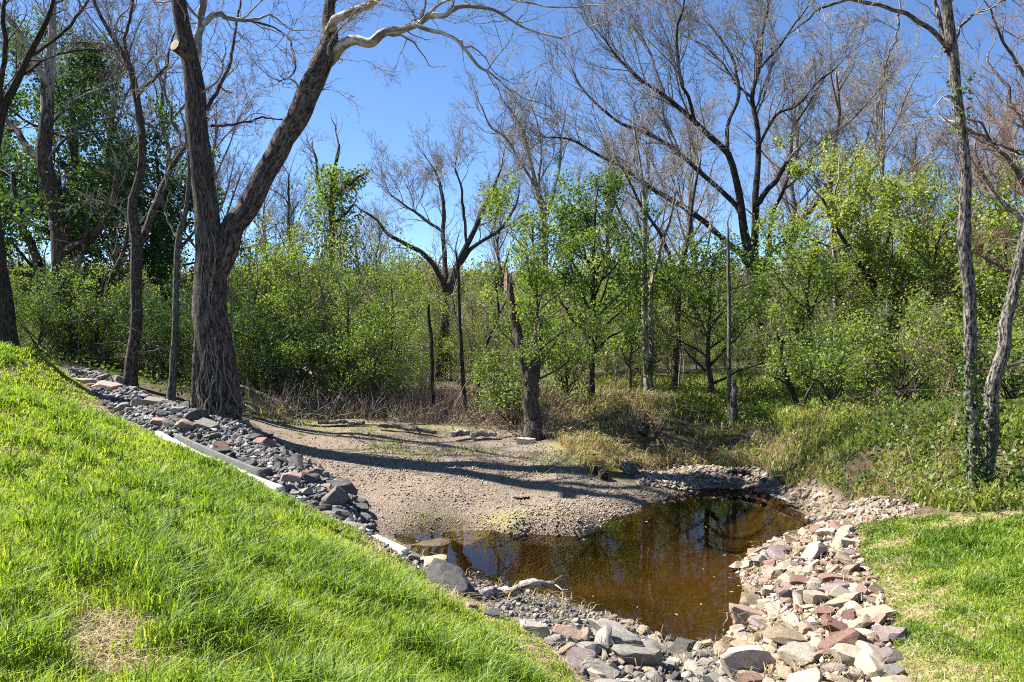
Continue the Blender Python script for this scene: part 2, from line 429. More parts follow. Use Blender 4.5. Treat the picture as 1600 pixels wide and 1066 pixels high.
# ------------------------------------------------------------------ pool water
def water_mat():
    t = NT('pool_water')
    v = t.coord('Object', (1, 1, 1))
    n = t.noise(v, 2.2, 3, .5); n2 = t.noise(v, 9, 2, .5)
    h = t.math('ADD', n, t.math('MULTIPLY', n2, .2))
    nrm = t.bump(h, .035, .05)
    tr = t.n('ShaderNodeBsdfTransparent'); tr.inputs[0].default_value = (.6, .47, .26, 1)
    gl = t.n('ShaderNodeBsdfGlossy'); gl.inputs['Roughness'].default_value = .015; t.l(nrm, gl.inputs['Normal'])
    fr = t.n('ShaderNodeFresnel'); fr.inputs[0].default_value = 1.4; t.l(nrm, fr.inputs['Normal'])
    m = t.n('ShaderNodeMixShader'); t.l(fr.outputs[0], m.inputs[0]); t.l(tr.outputs[0], m.inputs[1]); t.l(gl.outputs[0], m.inputs[2])
    t.l(m.outputs[0], t.out.inputs[0])
    return t.m
M['water'] = water_mat()
wp = np.array(P_WATER)[:, :2]; wc = wp.mean(0)
wxy = wc + (wp - wc) * 1.0
# let the sheet run a little under the banks all round
d = wp - wc; wxy = wp + d / np.linalg.norm(d, axis=1)[:, None] * 0.7
extra = np.array([atz(1035, 742, 0)[:2]])
wv = np.column_stack((np.vstack((wc[None], wxy)), np.zeros(len(wxy) + 1)))
nw = len(wxy)
wf = [(0, 1 + (i + 1) % nw, 1 + i) for i in range(nw)]
_a, _b = wv[wf[0][1]] - wv[0], wv[wf[0][2]] - wv[0]
if _a[0] * _b[1] - _a[1] * _b[0] < 0: wf = [f[::-1] for f in wf]      # face up
water = mesh_np('pool_water', wv, [np.array(wf)], M['water'], props={'kind': 'structure', 'label': 'still brown pool of clear water reflecting trees and sky'})
print('terrain', round(time.time() - T0, 1))
# ------------------------------------------------------------------ stones
RG = np.random.default_rng(11)
M['cream'] = stone_mat('cream_stone', (.4, .34, .26), (.53, .465, .37), (.22, .175, .125))
M['tan'] = stone_mat('tan_stone', (.3, .235, .165), (.44, .36, .26), (.16, .12, .08))
M['red'] = stone_mat('red_stone', (.2, .115, .092), (.29, .175, .14), (.1, .058, .05))
M['pink'] = stone_mat('pink_stone', (.34, .225, .18), (.43, .305, .25), (.18, .115, .095))
M['purple'] = stone_mat('purple_grey_stone', (.22, .17, .165), (.33, .27, .25), (.11, .08, .08))
M['dgrey'] = stone_mat('dark_grey_stone', (.07, .069, .068), (.145, .14, .135), (.04, .038, .036))
M['grey'] = stone_mat('grey_stone', (.175, .16, .14), (.28, .262, .232), (.08, .073, .064))
M['lgrey'] = stone_mat('light_grey_stone', (.26, .243, .213), (.4, .374, .33), (.13, .117, .1))

def ico(sub):
    bm = bmesh.new(); bmesh.ops.create_icosphere(bm, subdivisions=sub, radius=1.0)
    V = np.array([v.co[:] for v in bm.verts]); F = np.array([[v.index for v in f.verts] for f in bm.faces])
    bm.free()
    return V, F
ICO3 = ico(4); ICO2 = ico(3)
def n3(P, s, seed):
    return (vnoise(P[:, 0] * s + P[:, 2] * s * .7, P[:, 1] * s - P[:, 2] * s * .6, seed) - .5)
def rock_mesh(seed, dims=(1, .8, .55), hi=False, cuts=11, rough=.05):
    """an angular broken stone: a ball cut by random planes, then roughened; unit half-size scaled by dims"""
    r = np.random.default_rng(seed)
    V, F = ICO3 if hi else ICO2
    V = V.copy()
    V *= 1.25
    axes = []
    # three pairs of rough bedding faces give the block shape, extra cuts chip its corners
    Q, _ = np.linalg.qr(r.normal(size=(3, 3)) * .35 + np.eye(3) * 2)
    for k in range(3):
        for s_ in (-1, 1):
            n = Q[:, k] * s_ + r.normal(size=3) * .16
            axes.append((n / np.linalg.norm(n), r.uniform(.62, .86)))
    for k in range(cuts):
        n = r.normal(size=3); n /= np.linalg.norm(n)
        axes.append((n, r.uniform(.74, 1.0)))
    for n, d in axes:
        e = V @ n - d
        V -= np.outer(np.maximum(e, 0), n)
    V *= np.array(dims)
    ln = np.linalg.norm(V, axis=1, keepdims=True)
    V *= 1 + (n3(V, 3.0, seed) * rough * 2.2 + n3(V, 8.0, seed + 5) * rough * 1.2 + (n3(V, 19.0, seed + 9) * rough * .8 if hi else 0))[:, None]
    me = bpy.data.meshes.new('stone')
    me.from_pydata(V.tolist(), [], F.tolist())
    me.polygons.foreach_set('use_smooth', np.ones(len(F), bool))
    try: me.set_sharp_from_angle(angle=math.radians(24))
    except Exception: pass
    me.materials.append(M['grey'])
    me.update()
    return me
ROCKS = [rock_mesh(100 + i, (1, RG.uniform(.5, .9), RG.uniform(.34, .66)), cuts=8 + i % 9, rough=.075) for i in range(18)]
FLATS = [rock_mesh(200 + i, (1, RG.uniform(.55, .8), RG.uniform(.22, .38)), cuts=6 + i % 4) for i in range(8)]
def put_stone(me, pos, size, mat, parent=None, rot=None, name='stone', **props):
    o = bpy.data.objects.new(name, me)
    o.location = pos if parent is None else Vector(pos) - parent.location
    o.scale = (size,) * 3 if np.isscalar(size) else tuple(size)
    o.rotation_euler = rot if rot is not None else (RG.normal(0, .3), RG.normal(0, .3), RG.uniform(0, 6.28))
    link(o, parent, **props)
    o.material_slots[0].link = 'OBJECT'
    o.material_slots[0].material = M[mat]
    return o

# each hero stone: pixel centre, width and height in px, its height over the water, material, extra turn, flat?
def hero(px, py, w, z, mat, seed, dims, rot, label, cat='stone', name='stone', hi=True, cuts=9, rough=.05):
    for _ in range(12):                       # its centre lies on the sight line, the stone on the ground
        p = atz(px, py, z)
        half = w / 2 / FPX * p[1] / .9
        z = .5 * z + .5 * (hz(p[0], p[1]) + half * dims[2] * .42)
    me = rock_mesh(seed, dims, w >= 54, cuts, rough)
    o = put_stone(me, tuple(p), half, mat, None, rot, name, label=label, category=cat)
    return o, (p[0], p[1], half)
HEROS = []
def H(*a, **k):
    o, f = hero(*a, **k); HEROS.append(f); return o
H(706, 912, 84, .28, 'dgrey', 301, (1, .55, .5), (0.1, .35, -.75), 'big dark grey boulder at the lawn edge beside the pool', cat='boulder', name='boulder', cuts=16, rough=.1)
H(672, 880, 62, .26, 'tan', 302, (1, .7, .26), (.05, -.05, .1), 'flat tan slab stone lying at the pool edge by the white board', name='flat_stone')
H(645, 872, 24, .2, 'lgrey', 303, (1, .8, .6), (.1, .2, .3), 'small pale stone between the white board and the tan slab')
H(735, 948, 30, .4, 'pink', 320, (1, .7, .5), (.2, .3, .9), 'pinkish stone in the grass fringe below the dark boulder')
H(768, 962, 34, .3, 'dgrey', 321, (1, .7, .5), (.2, .1, .4), 'dark stone under the foot of the driftwood')
H(835, 985, 58, .3, 'lgrey', 304, (1, .5, .42), (.1, .1, -.2), 'pale topped block with dark side at the lawn edge', name='stone_block')
H(885, 992, 56, .32, 'pink', 305, (1, .62, .3), (.25, .15, -.25), 'flat pinkish red stone among grey rocks below the lawn', name='flat_stone')
H(968, 998, 88, .2, 'lgrey', 306, (1, .5, .4), (.1, .2, -.62), 'long pale grey rock sloping into the near pool edge', name='rock')
H(1000, 1030, 78, .25, 'lgrey', 307, (1, .6, .5), (.05, .1, -.1), 'broad light grey block topped with small pebbles near pool corner', name='stone_block')
H(1015, 1012, 60, .18, 'grey', 308, (1, .35, .34), (0, .1, -.3), 'narrow grey kerb-like rock at the water line', name='rock')
H(925, 1012, 52, .35, 'lgrey', 309, (1, .6, .35), (.1, .1, .5), 'light grey flat rock left of the broad block', name='flat_stone')
H(940, 1050, 60, .4, 'grey', 310, (1, .5, .3), (.1, .2, -.35), 'grey slab with dark underside at the lower lawn corner', name='flat_stone')
H(1170, 1037, 112, .3, 'cream', 311, (1, .5, .42), (.08, .0, .18), 'largest cream slab with a dark end at the foot of the stone bank', name='flat_stone')
H(1252, 1028, 66, .4, 'cream', 312, (1, .62, .5), (.15, -.1, .25), 'rounded pale cream block right of the largest slab', name='stone_block')
H(1318, 1008, 90, .45, 'red', 313, (1, .48, .36), (.2, -.3, .45), 'large dark red-brown slab tilted over pale stones', name='flat_stone')
H(1370, 962, 64, .5, 'tan', 314, (1, .55, .4), (.1, -.1, .1), 'tan block with shadowed red underside near right lawn', name='stone_block')
H(1320, 940, 64, .4, 'tan', 315, (1, .4, .3), (.15, -.25, .35), 'sandy slanting slab midway up the right stone bank', name='flat_stone')
H(1175, 1064, 44, .4, 'red', 316, (1, .7, .45), (.1, .1, .2), 'brick red stone at the bottom under the largest slab')
H(1387, 1028, 60, .5, 'purple', 317, (1, .6, .3), (.1, -.1, .2), 'purple-grey flat stone beside the right lawn edge', name='flat_stone')
H(1272, 865, 50, .35, 'cream', 318, (1, .55, .5), (.2, -.4, .6), 'cream wedge stone standing up near the top of the right bank')
H(1322, 848, 40, .4, 'cream', 319, (1, .5, .4), (.1, .1, .1), 'pale stone at the top corner of the right bank')
H(1238, 905, 40, .25, 'cream', 322, (1, .6, .45), (.3, .1, .5), 'white-faced stone in the middle of the right bank')
H(1228, 930, 34, .25, 'purple', 323, (1, .8, .7), (.2, .2, .1), 'rounded purple-grey stone below the white-faced stone')
H(1275, 935, 46, .3, 'cream', 324, (1, .6, .5), (.2, .3, .7), 'bright cream angular stone beside a dark red one')
H(1290, 960, 40, .32, 'red', 325, (1, .6, .5), (.2, .1, .3), 'dark red rough stone in the middle of the right bank')
H(455, 748, 36, .75, 'pink', 330, (1, .7, .62), (.1, .1, .2), 'squarish pink-brown stone above the white kerb board', name='stone_block')
H(485, 742, 26, .6, 'red', 331, (1, .8, .6), (.3, .1, .9), 'red-brown stone just beyond the squarish pink one')
H(346, 703, 34, .95, 'red', 332, (1, .8, .6), (.3, .2, .2), 'rust coloured stone among grey rubble behind the white board')
H(322, 664, 46, 1.1, 'grey', 333, (1, .55, .35), (.1, .3, -.5), 'large smooth grey slab at the sycamore foot', name='flat_stone')
H(217, 630, 24, 1.4, 'lgrey', 334, (1, .7, .7), (.2, .3, .4), 'bright pale stone standing among dark rubble')
H(275, 642, 22, 1.2, 'lgrey', 335, (1, .7, .6), (.2, .1, .4), 'small white faced stone left of the sycamore trunk')
H(240, 628, 44, 1.35, 'grey', 336, (1, .4, .3), (.1, .15, -.2), 'long grey flat stone between the two thin trunks', name='flat_stone')
H(168, 605, 50, 1.6, 'pink', 337, (1, .5, .3), (.1, .15, -.15), 'pink-brown slab near the top of the left rubble', name='flat_stone')
H(130, 597, 40, 1.72, 'tan', 338, (1, .5, .3), (.1, .15, -.15), 'tan slab at the upper end of the left rubble', name='flat_stone')
H(250, 660, 34, 1.1, 'pink', 339, (1, .5, .35), (.1, .2, -.3), 'brownish slab half way down the left rubble', name='flat_stone')
H(290, 665, 32, 1.05, 'tan', 340, (1, .6, .5), (.1, .2, .3), 'tan split stone beside the large smooth grey slab')
H(528, 775, 40, .45, 'grey', 341, (1, .6, .4), (.1, .2, .2), 'grey stone at the lower end of the left rubble')
H(560, 795, 40, .32, 'dgrey', 342, (1, .7, .4), (.1, .1, -.2), 'dark flat stone at the gravel edge of the left rubble', name='flat_stone')
H(530, 803, 46, .45, 'dgrey', 343, (1, .55, .35), (.1, .2, -.4), 'dark grey slab against the lawn at the rubble end', name='flat_stone')
H(822, 690, 30, .5, 'cream', 344, (1, .6, .4), (.05, .1, .1), 'lone pale stone lying on the gravel below the broken trunk')

def scatter_stones(parent, poly, spec, pal, seed, clear=1.0, sink=.12, sel=None):
    """big stones first; every stone keeps a little distance to those already laid"""
    r = np.random.default_rng(seed)
    pol = np.array(poly)[:, :2]; lo = pol.min(0); hi_ = pol.max(0)
    laid = [(a, b, c * .8) for a, b, c in HEROS]
    cnt = 0
    names, wts = zip(*pal)
    wts = np.array(wts) / sum(wts)
    small = []
    for n, s0, s1, k in spec:
        tries = 0; got = 0
        while got < n and tries < n * 60:
            tries += 1
            x, y = r.uniform(lo, hi_)
            if not in_poly(np.array([x]), np.array([y]), pol)[0]: continue
            s = r.uniform(s0, s1)
            if sel and not sel(x, y, s): continue
            if laid:
                L = np.array(laid)
                if (np.hypot(L[:, 0] - x, L[:, 1] - y) < (L[:, 2] + s) * k).any(): continue
            laid.append((x, y, s)); got += 1
            m = names[r.choice(len(names), p=wts)]
            fl = r.random() < .3
            me = FLATS[r.integers(len(FLATS))] if fl else ROCKS[r.integers(len(ROCKS))]
            z = hz(x, y) + s * (.28 if fl else .3) - sink * s
            put_stone(me, (x, y, z), (s * r.uniform(.9, 1.25), s * r.uniform(.8, 1.1), s * r.uniform(.8, 1.2)), m, parent,
                      (r.normal(0, .28), r.normal(0, .28), r.uniform(0, 6.28)))
            cnt += 1
    return cnt

bank_r = empty('stone_bank', tuple(atz(1260, 940, .2)), 'sloping bank of loose cream, red and purple stones beside the right lawn', 'stone bank')
bank_b = empty('stone_bank', tuple(atz(1000, 1040, .2)), 'band of pale grey rocks along the near pool edge below the lawn', 'stone bank')
bank_l = empty('stone_bank', tuple(atz(360, 690, .8)), 'long heap of dark grey broken rubble running down beside the left lawn', 'stone bank')
PAL_R = [('cream', 4.5), ('tan', 4.5), ('red', 1.8), ('pink', 3), ('purple', 1.6), ('lgrey', .4)]
PAL_B = [('lgrey', 5), ('grey', 3), ('dgrey', .6), ('tan', 1.3), ('cream', .8), ('purple', .5)]
PAL_L = [('dgrey', 6.5), ('grey', 2.6), ('lgrey', .9), ('purple', .8), ('red', .8), ('pink', .5)]
def shore_ok(x, y, s):
    # the debris shelf under the driftwood and the strip at the white beam carry only small stones
    u, v = to_px(np.array([x, y, hz(x, y)]))
    if 745 < u[0] < 945 and v[0] < 985: return s < .05
    if 570 < u[0] < 745: return s < .06
    return True
n1 = scatter_stones(bank_r, P_RIPR, [(12, .15, .21, .6), (68, .105, .15, .56), (120, .075, .105, .52), (100, .05, .075, .46)], PAL_R, 1, sel=lambda x, y, s: True)
n2 = scatter_stones(bank_b, P_RIPB, [(6, .12, .18, .6), (58, .08, .12, .6), (120, .05, .08, .55), (112, .03, .05, .5)], PAL_B, 2, sel=shore_ok)
n3_ = scatter_stones(bank_l, P_RIPL, [(10, .22, .3, .6), (50, .14, .2, .6), (120, .1, .14, .55), (118, .07, .1, .5)], PAL_L, 3)
print('stones', n1, n2, n3_, round(time.time() - T0, 1))

# fine rubble and pebbles: real little stones, too many to count
def pebbles(name, pts, size, mats_cols, seed, label, parent=None, props=None):
    r = np.random.default_rng(seed)
    n = len(pts)
    base = np.array([(1, 0, 0), (-1, 0, 0), (0, 1, 0), (0, -1, 0), (0, 0, 1), (0, 0, -1)], float)
    bf = np.array([(0, 2, 4), (2, 1, 4), (1, 3, 4), (3, 0, 4), (2, 0, 5), (1, 2, 5), (3, 1, 5), (0, 3, 5)])
    V = base[None] * (1 + r.normal(0, .22, (n, 6, 1))) + r.normal(0, .16, (n, 6, 3))
    V *= np.stack((np.ones(n), r.uniform(.6, 1, n), r.uniform(.4, .8, n)), 1)[:, None]
    a = r.uniform(0, 6.28, n); ca, sa = np.cos(a)[:, None], np.sin(a)[:, None]
    t = r.normal(0, .35, n)[:, None]
    x = V[..., 0] * ca - V[..., 1] * sa; y = V[..., 0] * sa + V[..., 1] * ca; z = V[..., 2] + x * np.sin(t)
    V = np.stack((x, y, z), -1) * size[:, None, None] + pts[:, None]
    F = bf[None] + (np.arange(n) * 6)[:, None, None]
    tint = np.repeat(r.random(n), 6)
    return mesh_np(name, V.reshape(-1, 3), [F.reshape(-1, 3)], mats_cols, parent, {'tint': tint}, props=dict({'kind': 'stuff', 'label': label}, **(props or {})))
def tint_mat(name, stops, rough=.9, spec=.2):
    t = NT(name); c = t.ramp(t.attr('tint'), stops)
    n = t.noise(t.coord('Object'), 60, 3)
    t.bsdf(t.mix(t.ramp(n, [(.4, 0.), (.7, .4)]), c, (.1, .08, .06)), rough, None, spec)
    return t.m
M['pebble'] = tint_mat('gravel_pebbles', [(0., (.13, .095, .065)), (.3, (.23, .18, .125)), (.6, (.32, .26, .19)), (.85, (.41, .35, .27)), (1., (.55, .5, .42))])
M['rubble_r'] = tint_mat('mixed_rubble', [(0., (.07, .045, .03)), (.35, (.2, .14, .1)), (.65, (.45, .37, .27)), (1., (.6, .54, .44))])
M['rubble_l'] = tint_mat('grey_rubble', [(0., (.05, .05, .055)), (.5, (.14, .14, .15)), (.85, (.24, .235, .23)), (1., (.42, .4, .36))])
def sample_poly(poly, dens, seed, dfun=None):
    r = np.random.default_rng(seed)
    pol = np.array(poly)[:, :2]; lo = pol.min(0); hi_ = pol.max(0)
    n = int(dens * np.prod(hi_ - lo))
    x = r.uniform(lo[0], hi_[0], n); y = r.uniform(lo[1], hi_[1], n)
    k = in_poly(x, y, pol)
    if dfun is not None: k &= r.random(n) < dfun(x, y)
    return x[k], y[k]
def gp(poly, dens, seed, name, mat, s0, s1, label, dfun=None, sink=.25):
    x, y = sample_poly(poly, dens, seed, dfun)
    r = np.random.default_rng(seed + 1)
    s = s0 + (s1 - s0) * r.random(len(x)) ** 3.2
    z = height(x, y) + s * (.4 - sink)
    return pebbles(name, np.stack((x, y, z), 1), s, M[mat], seed + 2, label)
def bar_d(x, y):
    dens = .1 + .55 * sstep(.42, .62, fbm(x * .6, y * .6, 77))
    near_w = sstep(1.0, .1, poly_dist(x, y, P_WATER))
    return np.clip(dens + .5 * near_w, 0, 1)
gp(P_BAR, 800, 21, 'gravel', 'pebble', .008, .034, 'brown and buff pebbles of the gravel bar', bar_d)
gp(P_BAR2, 420, 22, 'gravel', 'pebble', .022, .08, 'pale pebbles and cobbles around the far end of the pool')
gp(P_RIPR, 420, 23, 'rubble', 'rubble_r', .02, .06, 'small stone chips between the right bank stones')
gp(P_RIPB, 420, 24, 'rubble', 'rubble_l', .015, .05, 'small grey chips between the near pool rocks')
gp(P_RIPL, 420, 25, 'rubble', 'rubble_l', .03, .1, 'dark grey chips filling the left rubble heap')
print('pebbles', round(time.time() - T0, 1))
# ------------------------------------------------------------------ trees: skeletons grown level by level, bark tubes, leaves
def norm(a): return a / (np.linalg.norm(a, axis=-1, keepdims=True) + 1e-9)
def catmull(P, n):
    P = np.asarray(P, float)
    if len(P) == 2: return P[0] + (P[1] - P[0]) * np.linspace(0, 1, n)[:, None]
    A = np.vstack((2 * P[0] - P[1], P, 2 * P[-1] - P[-2]))
    seg = np.linalg.norm(np.diff(P[:, :3], axis=0), axis=1); cum = np.concatenate(([0], np.cumsum(seg)))
    s = np.linspace(0, cum[-1], n); k = np.clip(np.searchsorted(cum, s, side='right') - 1, 0, len(P) - 2)
    t = ((s - cum[k]) / np.maximum(seg[k], 1e-9))[:, None]
    p0, p1, p2, p3 = A[k], A[k + 1], A[k + 2], A[k + 3]
    return .5 * (2 * p1 + (p2 - p0) * t + (2 * p0 - 5 * p1 + 4 * p2 - p3) * t ** 2 + (3 * p1 - p0 - 3 * p2 + p3) * t ** 3)
def tubes(P, R, sides, lump=0., seed=0, cap=False):
    """P (N,K,3), R (N,K) -> vertices, quads"""
    N, K, _ = P.shape
    T = np.empty_like(P); T[:, 1:-1] = P[:, 2:] - P[:, :-2]; T[:, 0] = P[:, 1] - P[:, 0]; T[:, -1] = P[:, -1] - P[:, -2]
    T = norm(T)
    m = norm(T.mean(1))
    ref = np.where(np.abs(m[:, 2:3]) > .8, np.array([[1., 0, 0]]), np.array([[0., 0, 1.]]))
    U = norm(np.cross(T, ref[:, None, :])); W = np.cross(T, U)
    a = np.arange(sides) * 2 * math.pi / sides
    rad = R[:, :, None] * np.ones(sides)
    if lump:
        r = np.random.default_rng(seed)
        ph = r.uniform(0, 6.28, 4)
        s = np.arange(K)[None, :, None] / 5.
        rad = rad * (1 + lump * (np.sin(3 * a + ph[0] + s) * .5 + np.sin(5 * a + ph[1] - .7 * s) * .4 + np.sin(2 * a + s * 2.3 + ph[2]) * .4) + r.normal(0, lump * .35, rad.shape))
    V = P[:, :, None, :] + rad[..., None] * (np.cos(a)[None, None, :, None] * U[:, :, None, :] + np.sin(a)[None, None, :, None] * W[:, :, None, :])
    idx = np.arange(N * K * sides).reshape(N, K, sides)
    n = np.roll(idx, -1, 2)
    F = np.stack((idx[:, :-1], n[:, :-1], n[:, 1:], idx[:, 1:]), -1).reshape(-1, 4)
    return V.reshape(-1, 3), F
def bark_co(P, R, sides):
    """round-the-stem coordinates that follow each stem, for the bark pattern"""
    N, K, _ = P.shape
    s = np.concatenate((np.zeros((N, 1)), np.cumsum(np.linalg.norm(np.diff(P, axis=1), axis=2), axis=1)), 1)
    a = np.arange(sides) * 2 * math.pi / sides
    rm = R.max(1)[:, None, None] * np.ones((1, K, 1))
    off = (P[:, 0].sum(1) * 3.7)[:, None, None]
    out = np.empty((N, K, sides, 4))
    out[..., 0] = np.cos(a) * rm; out[..., 1] = np.sin(a) * rm + off; out[..., 2] = s[:, :, None]; out[..., 3] = 1
    return out.reshape(-1, 4)
class Soup:
    def __init__(s): s.V = []; s.F = []; s.n = 0; s.B = []
    def add(s, V, F):
        s.V.append(V); s.F.append(F + s.n); s.n += len(V)
    def out(s): return np.concatenate(s.V), s.F
def branch(P, R, dens, rng, tmin=.25, ang=(.85, .25), ln=(.5, .2), lfall=.55, rr=.55, slim=.012, nseg=5, wander=.16, up=.06, bias=.2, tip=True, rmin=.003, flat=0.):
    """side shoots of every parent polyline, vectorised; ln = (share of parent length, metres)"""
    N, K, _ = P.shape
    seg = np.linalg.norm(np.diff(P, axis=1), axis=2); L = seg.sum(1)
    cnt = np.maximum(1, rng.poisson(L * dens * (1 - tmin))) if dens > 0 else np.ones(N, int)
    par = np.repeat(np.arange(N), cnt)
    t = tmin + (1 - tmin) * rng.random(len(par)) ** .85
    if tip:
        par = np.concatenate((par, np.arange(N))); t = np.concatenate((t, np.full(N, .985)))
    u = t * (K - 1); i = np.clip(u.astype(int), 0, K - 2); f = (u - i)[:, None]
    pos = P[par, i] * (1 - f) + P[par, i + 1] * f
    tan = norm(P[par, i + 1] - P[par, i])
    rp = R[par, i] * (1 - f[:, 0]) + R[par, i + 1] * f[:, 0]
    rnd = rng.normal(size=(len(par), 3)); rnd[:, 2] *= (1 - flat)
    prp = norm(rnd - (rnd * tan).sum(1, keepdims=True) * tan)
    a = np.clip(rng.normal(ang[0], ang[1], len(par)), .15, 1.7)[:, None]
    if tip: a[-N:] *= .3
    d = norm(np.cos(a) * tan + np.sin(a) * prp + np.array((0, 0, bias)))
    le = (ln[0] * L[par] + ln[1]) * (1 - lfall * t) * rng.uniform(.55, 1.25, len(par))
    if tip: le[-N:] *= 1.2
    r0 = np.maximum(np.minimum(rp * rr, le * slim + rmin), rmin)
    if tip: r0[-N:] = np.maximum(rp[-N:] * .95, rmin)
    Q = np.empty((len(par), nseg + 1, 3)); Q[:, 0] = pos
    st = (le / nseg)[:, None]
    for k in range(nseg):
        d = norm(d + rng.normal(0, wander, d.shape) + np.array((0, 0, up)))
        Q[:, k + 1] = Q[:, k] + d * st
    RR_ = r0[:, None] * np.linspace(1, .35, nseg + 1)[None]
    return Q, np.maximum(RR_, rmin * .6)
def leaves(P, size, rng, droop=.3, wid=.34, flatness=.0, cs=1.3):
    """one kite-shaped leaf at each point"""
    n = len(P)
    a = rng.normal(size=(n, 3)); a[:, 2] -= droop; a = norm(a)
    b = rng.normal(size=(n, 3)); b[:, 2] *= (1 - flatness); b = norm(np.cross(a, b))
    s = size * rng.uniform(.6, 1.3, n)[:, None]
    nrm_ = np.cross(a, b)
    V = np.stack((P, P + a * s * .45 + b * s * wid + nrm_ * s * .08, P + a * s, P + a * s * .45 - b * s * wid + nrm_ * s * .08), 1).reshape(-1, 3)
    F = np.arange(n * 4).reshape(n, 4)
    clump = fbm(P[:, 0] * cs + P[:, 2] * .6, P[:, 1] * cs + P[:, 2] * cs, 17, 3)
    tint = np.clip(.5 + (clump - .5) * 1.3 + rng.normal(0, .16, n), 0, 1)
    return V, F, np.repeat(tint, 4)
def along(P, n, rng, tmin=.2, spread=.05):
    """n random points along polylines, jittered"""
    N, K, _ = P.shape
    seg = np.linalg.norm(np.diff(P, axis=1), axis=2).sum(1); pr = seg / seg.sum()
    k = rng.choice(N, n, p=pr)
    u = (tmin + (1 - tmin) * rng.random(n)) * (K - 1); i = np.clip(u.astype(int), 0, K - 2); f = (u - i)[:, None]
    return P[k, i] * (1 - f) + P[k, i + 1] * f + rng.normal(0, spread, (n, 3))

M['bark_syc'] = bark_mat('sycamore_bark', (.06, .047, .041), (.185, .15, .13), 17, (.6, .57, .52), 8.0, 17.0)
M['bark_syc_far'] = bark_mat('pale_sycamore_bark', (.055, .044, .035), (.16, .13, .105), 14, (.4, .38, .34), 5.0, 15.0)
M['bark_white'] = bark_mat('white_sycamore_bark', (.3, .27, .22), (.66, .63, .57), 5)
M['bark_dark'] = bark_mat('dark_bark', (.038, .032, .027), (.11, .092, .077), 22)
M['bark_brown'] = bark_mat('brown_bark', (.06, .048, .04), (.18, .148, .123), 22)
M['bark_grey'] = bark_mat('grey_bark', (.11, .095, .08), (.26, .228, .2), 24)
M['bark_plate'] = bark_mat('plated_grey_bark', (.055, .046, .04), (.36, .325, .285), 30)
M['bark_pale'] = bark_mat('pale_bark', (.2, .17, .135), (.45, .4, .33), 8)
M['twig_brown'] = plain_mat('brown_twigs', (.15, .13, .11), (.25, .22, .19), 3, bump=.1)
M['twig_grey'] = plain_mat('grey_twigs', (.19, .168, .142), (.33, .297, .258), 3, bump=.1)
M['twig_dark'] = plain_mat('dark_twigs', (.065, .053, .044), (.12, .1, .082), 3, bump=.1)
M['twig_red'] = plain_mat('reddish_twigs', (.16, .095, .07), (.26, .18, .13), 3, bump=.1)
M['twig_tan'] = plain_mat('tan_twigs', (.2, .16, .11), (.34, .28, .2), 3, bump=.1)
G_FRESH = [(0., (.07, .12, .024)), (.45, (.135, .21, .04)), (.8, (.21, .29, .058)), (1., (.3, .36, .09))]
G_MID = [(0., (.034, .07, .016)), (.5, (.075, .135, .028)), (1., (.15, .215, .05))]
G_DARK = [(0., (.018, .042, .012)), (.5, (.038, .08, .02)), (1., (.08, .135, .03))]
G_YEL = [(0., (.12, .165, .03)), (.5, (.215, .275, .05)), (1., (.33, .37, .09))]
M['leaf_fresh'] = leaf_mat('fresh_leaves', G_FRESH)
M['leaf_mid'] = leaf_mat('green_leaves', G_MID)
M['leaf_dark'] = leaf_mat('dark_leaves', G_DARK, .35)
M['leaf_yel'] = leaf_mat('yellow_green_leaves', G_YEL, .5)
M['leaf_deep'] = leaf_mat('deep_green_leaves', [(0., (.02, .05, .013)), (.5, (.048, .098, .022)), (1., (.11, .17, .036))], .42)
M['leaf_bud'] = leaf_mat('olive_buds', [(0., (.12, .11, .05)), (1., (.22, .21, .09))], .4)

STYLE = {
    #            dens1 len1          ang1        up1  dens2 len2        dens3 len3        twig density
    'spread':  dict(d1=3.4, l1=(.13, 1.35), a1=(.6, .2), u1=.05, d2=3.4, l2=(.26, .5), a2=(.58, .2), d3=3.0, l3=(.22, .26), d4=0, l4=(.1, .26), w=.12),
    'syc':     dict(d1=2.6, l1=(.1, 1.25), a1=(.95, .3), u1=.02, d2=2.8, l2=(.3, .42), a2=(.85, .3), d3=3.2, l3=(.25, .24), d4=0, l4=(.1, .16), w=.24),
    'plain':   dict(d1=2.4, l1=(.1, 1.15), a1=(.75, .25), u1=.06, d2=2.8, l2=(.3, .42), a2=(.7, .25), d3=3.0, l3=(.25, .24), d4=0, l4=(.1, .16), w=.18),
    'leafy':   dict(d1=.9, l1=(.1, 1.2), a1=(.8, .25), u1=.06, d2=2.0, l2=(.3, .4), a2=(.75, .25), d3=2.4, l3=(.25, .22), d4=0, l4=(.1, .16), w=.18),
}
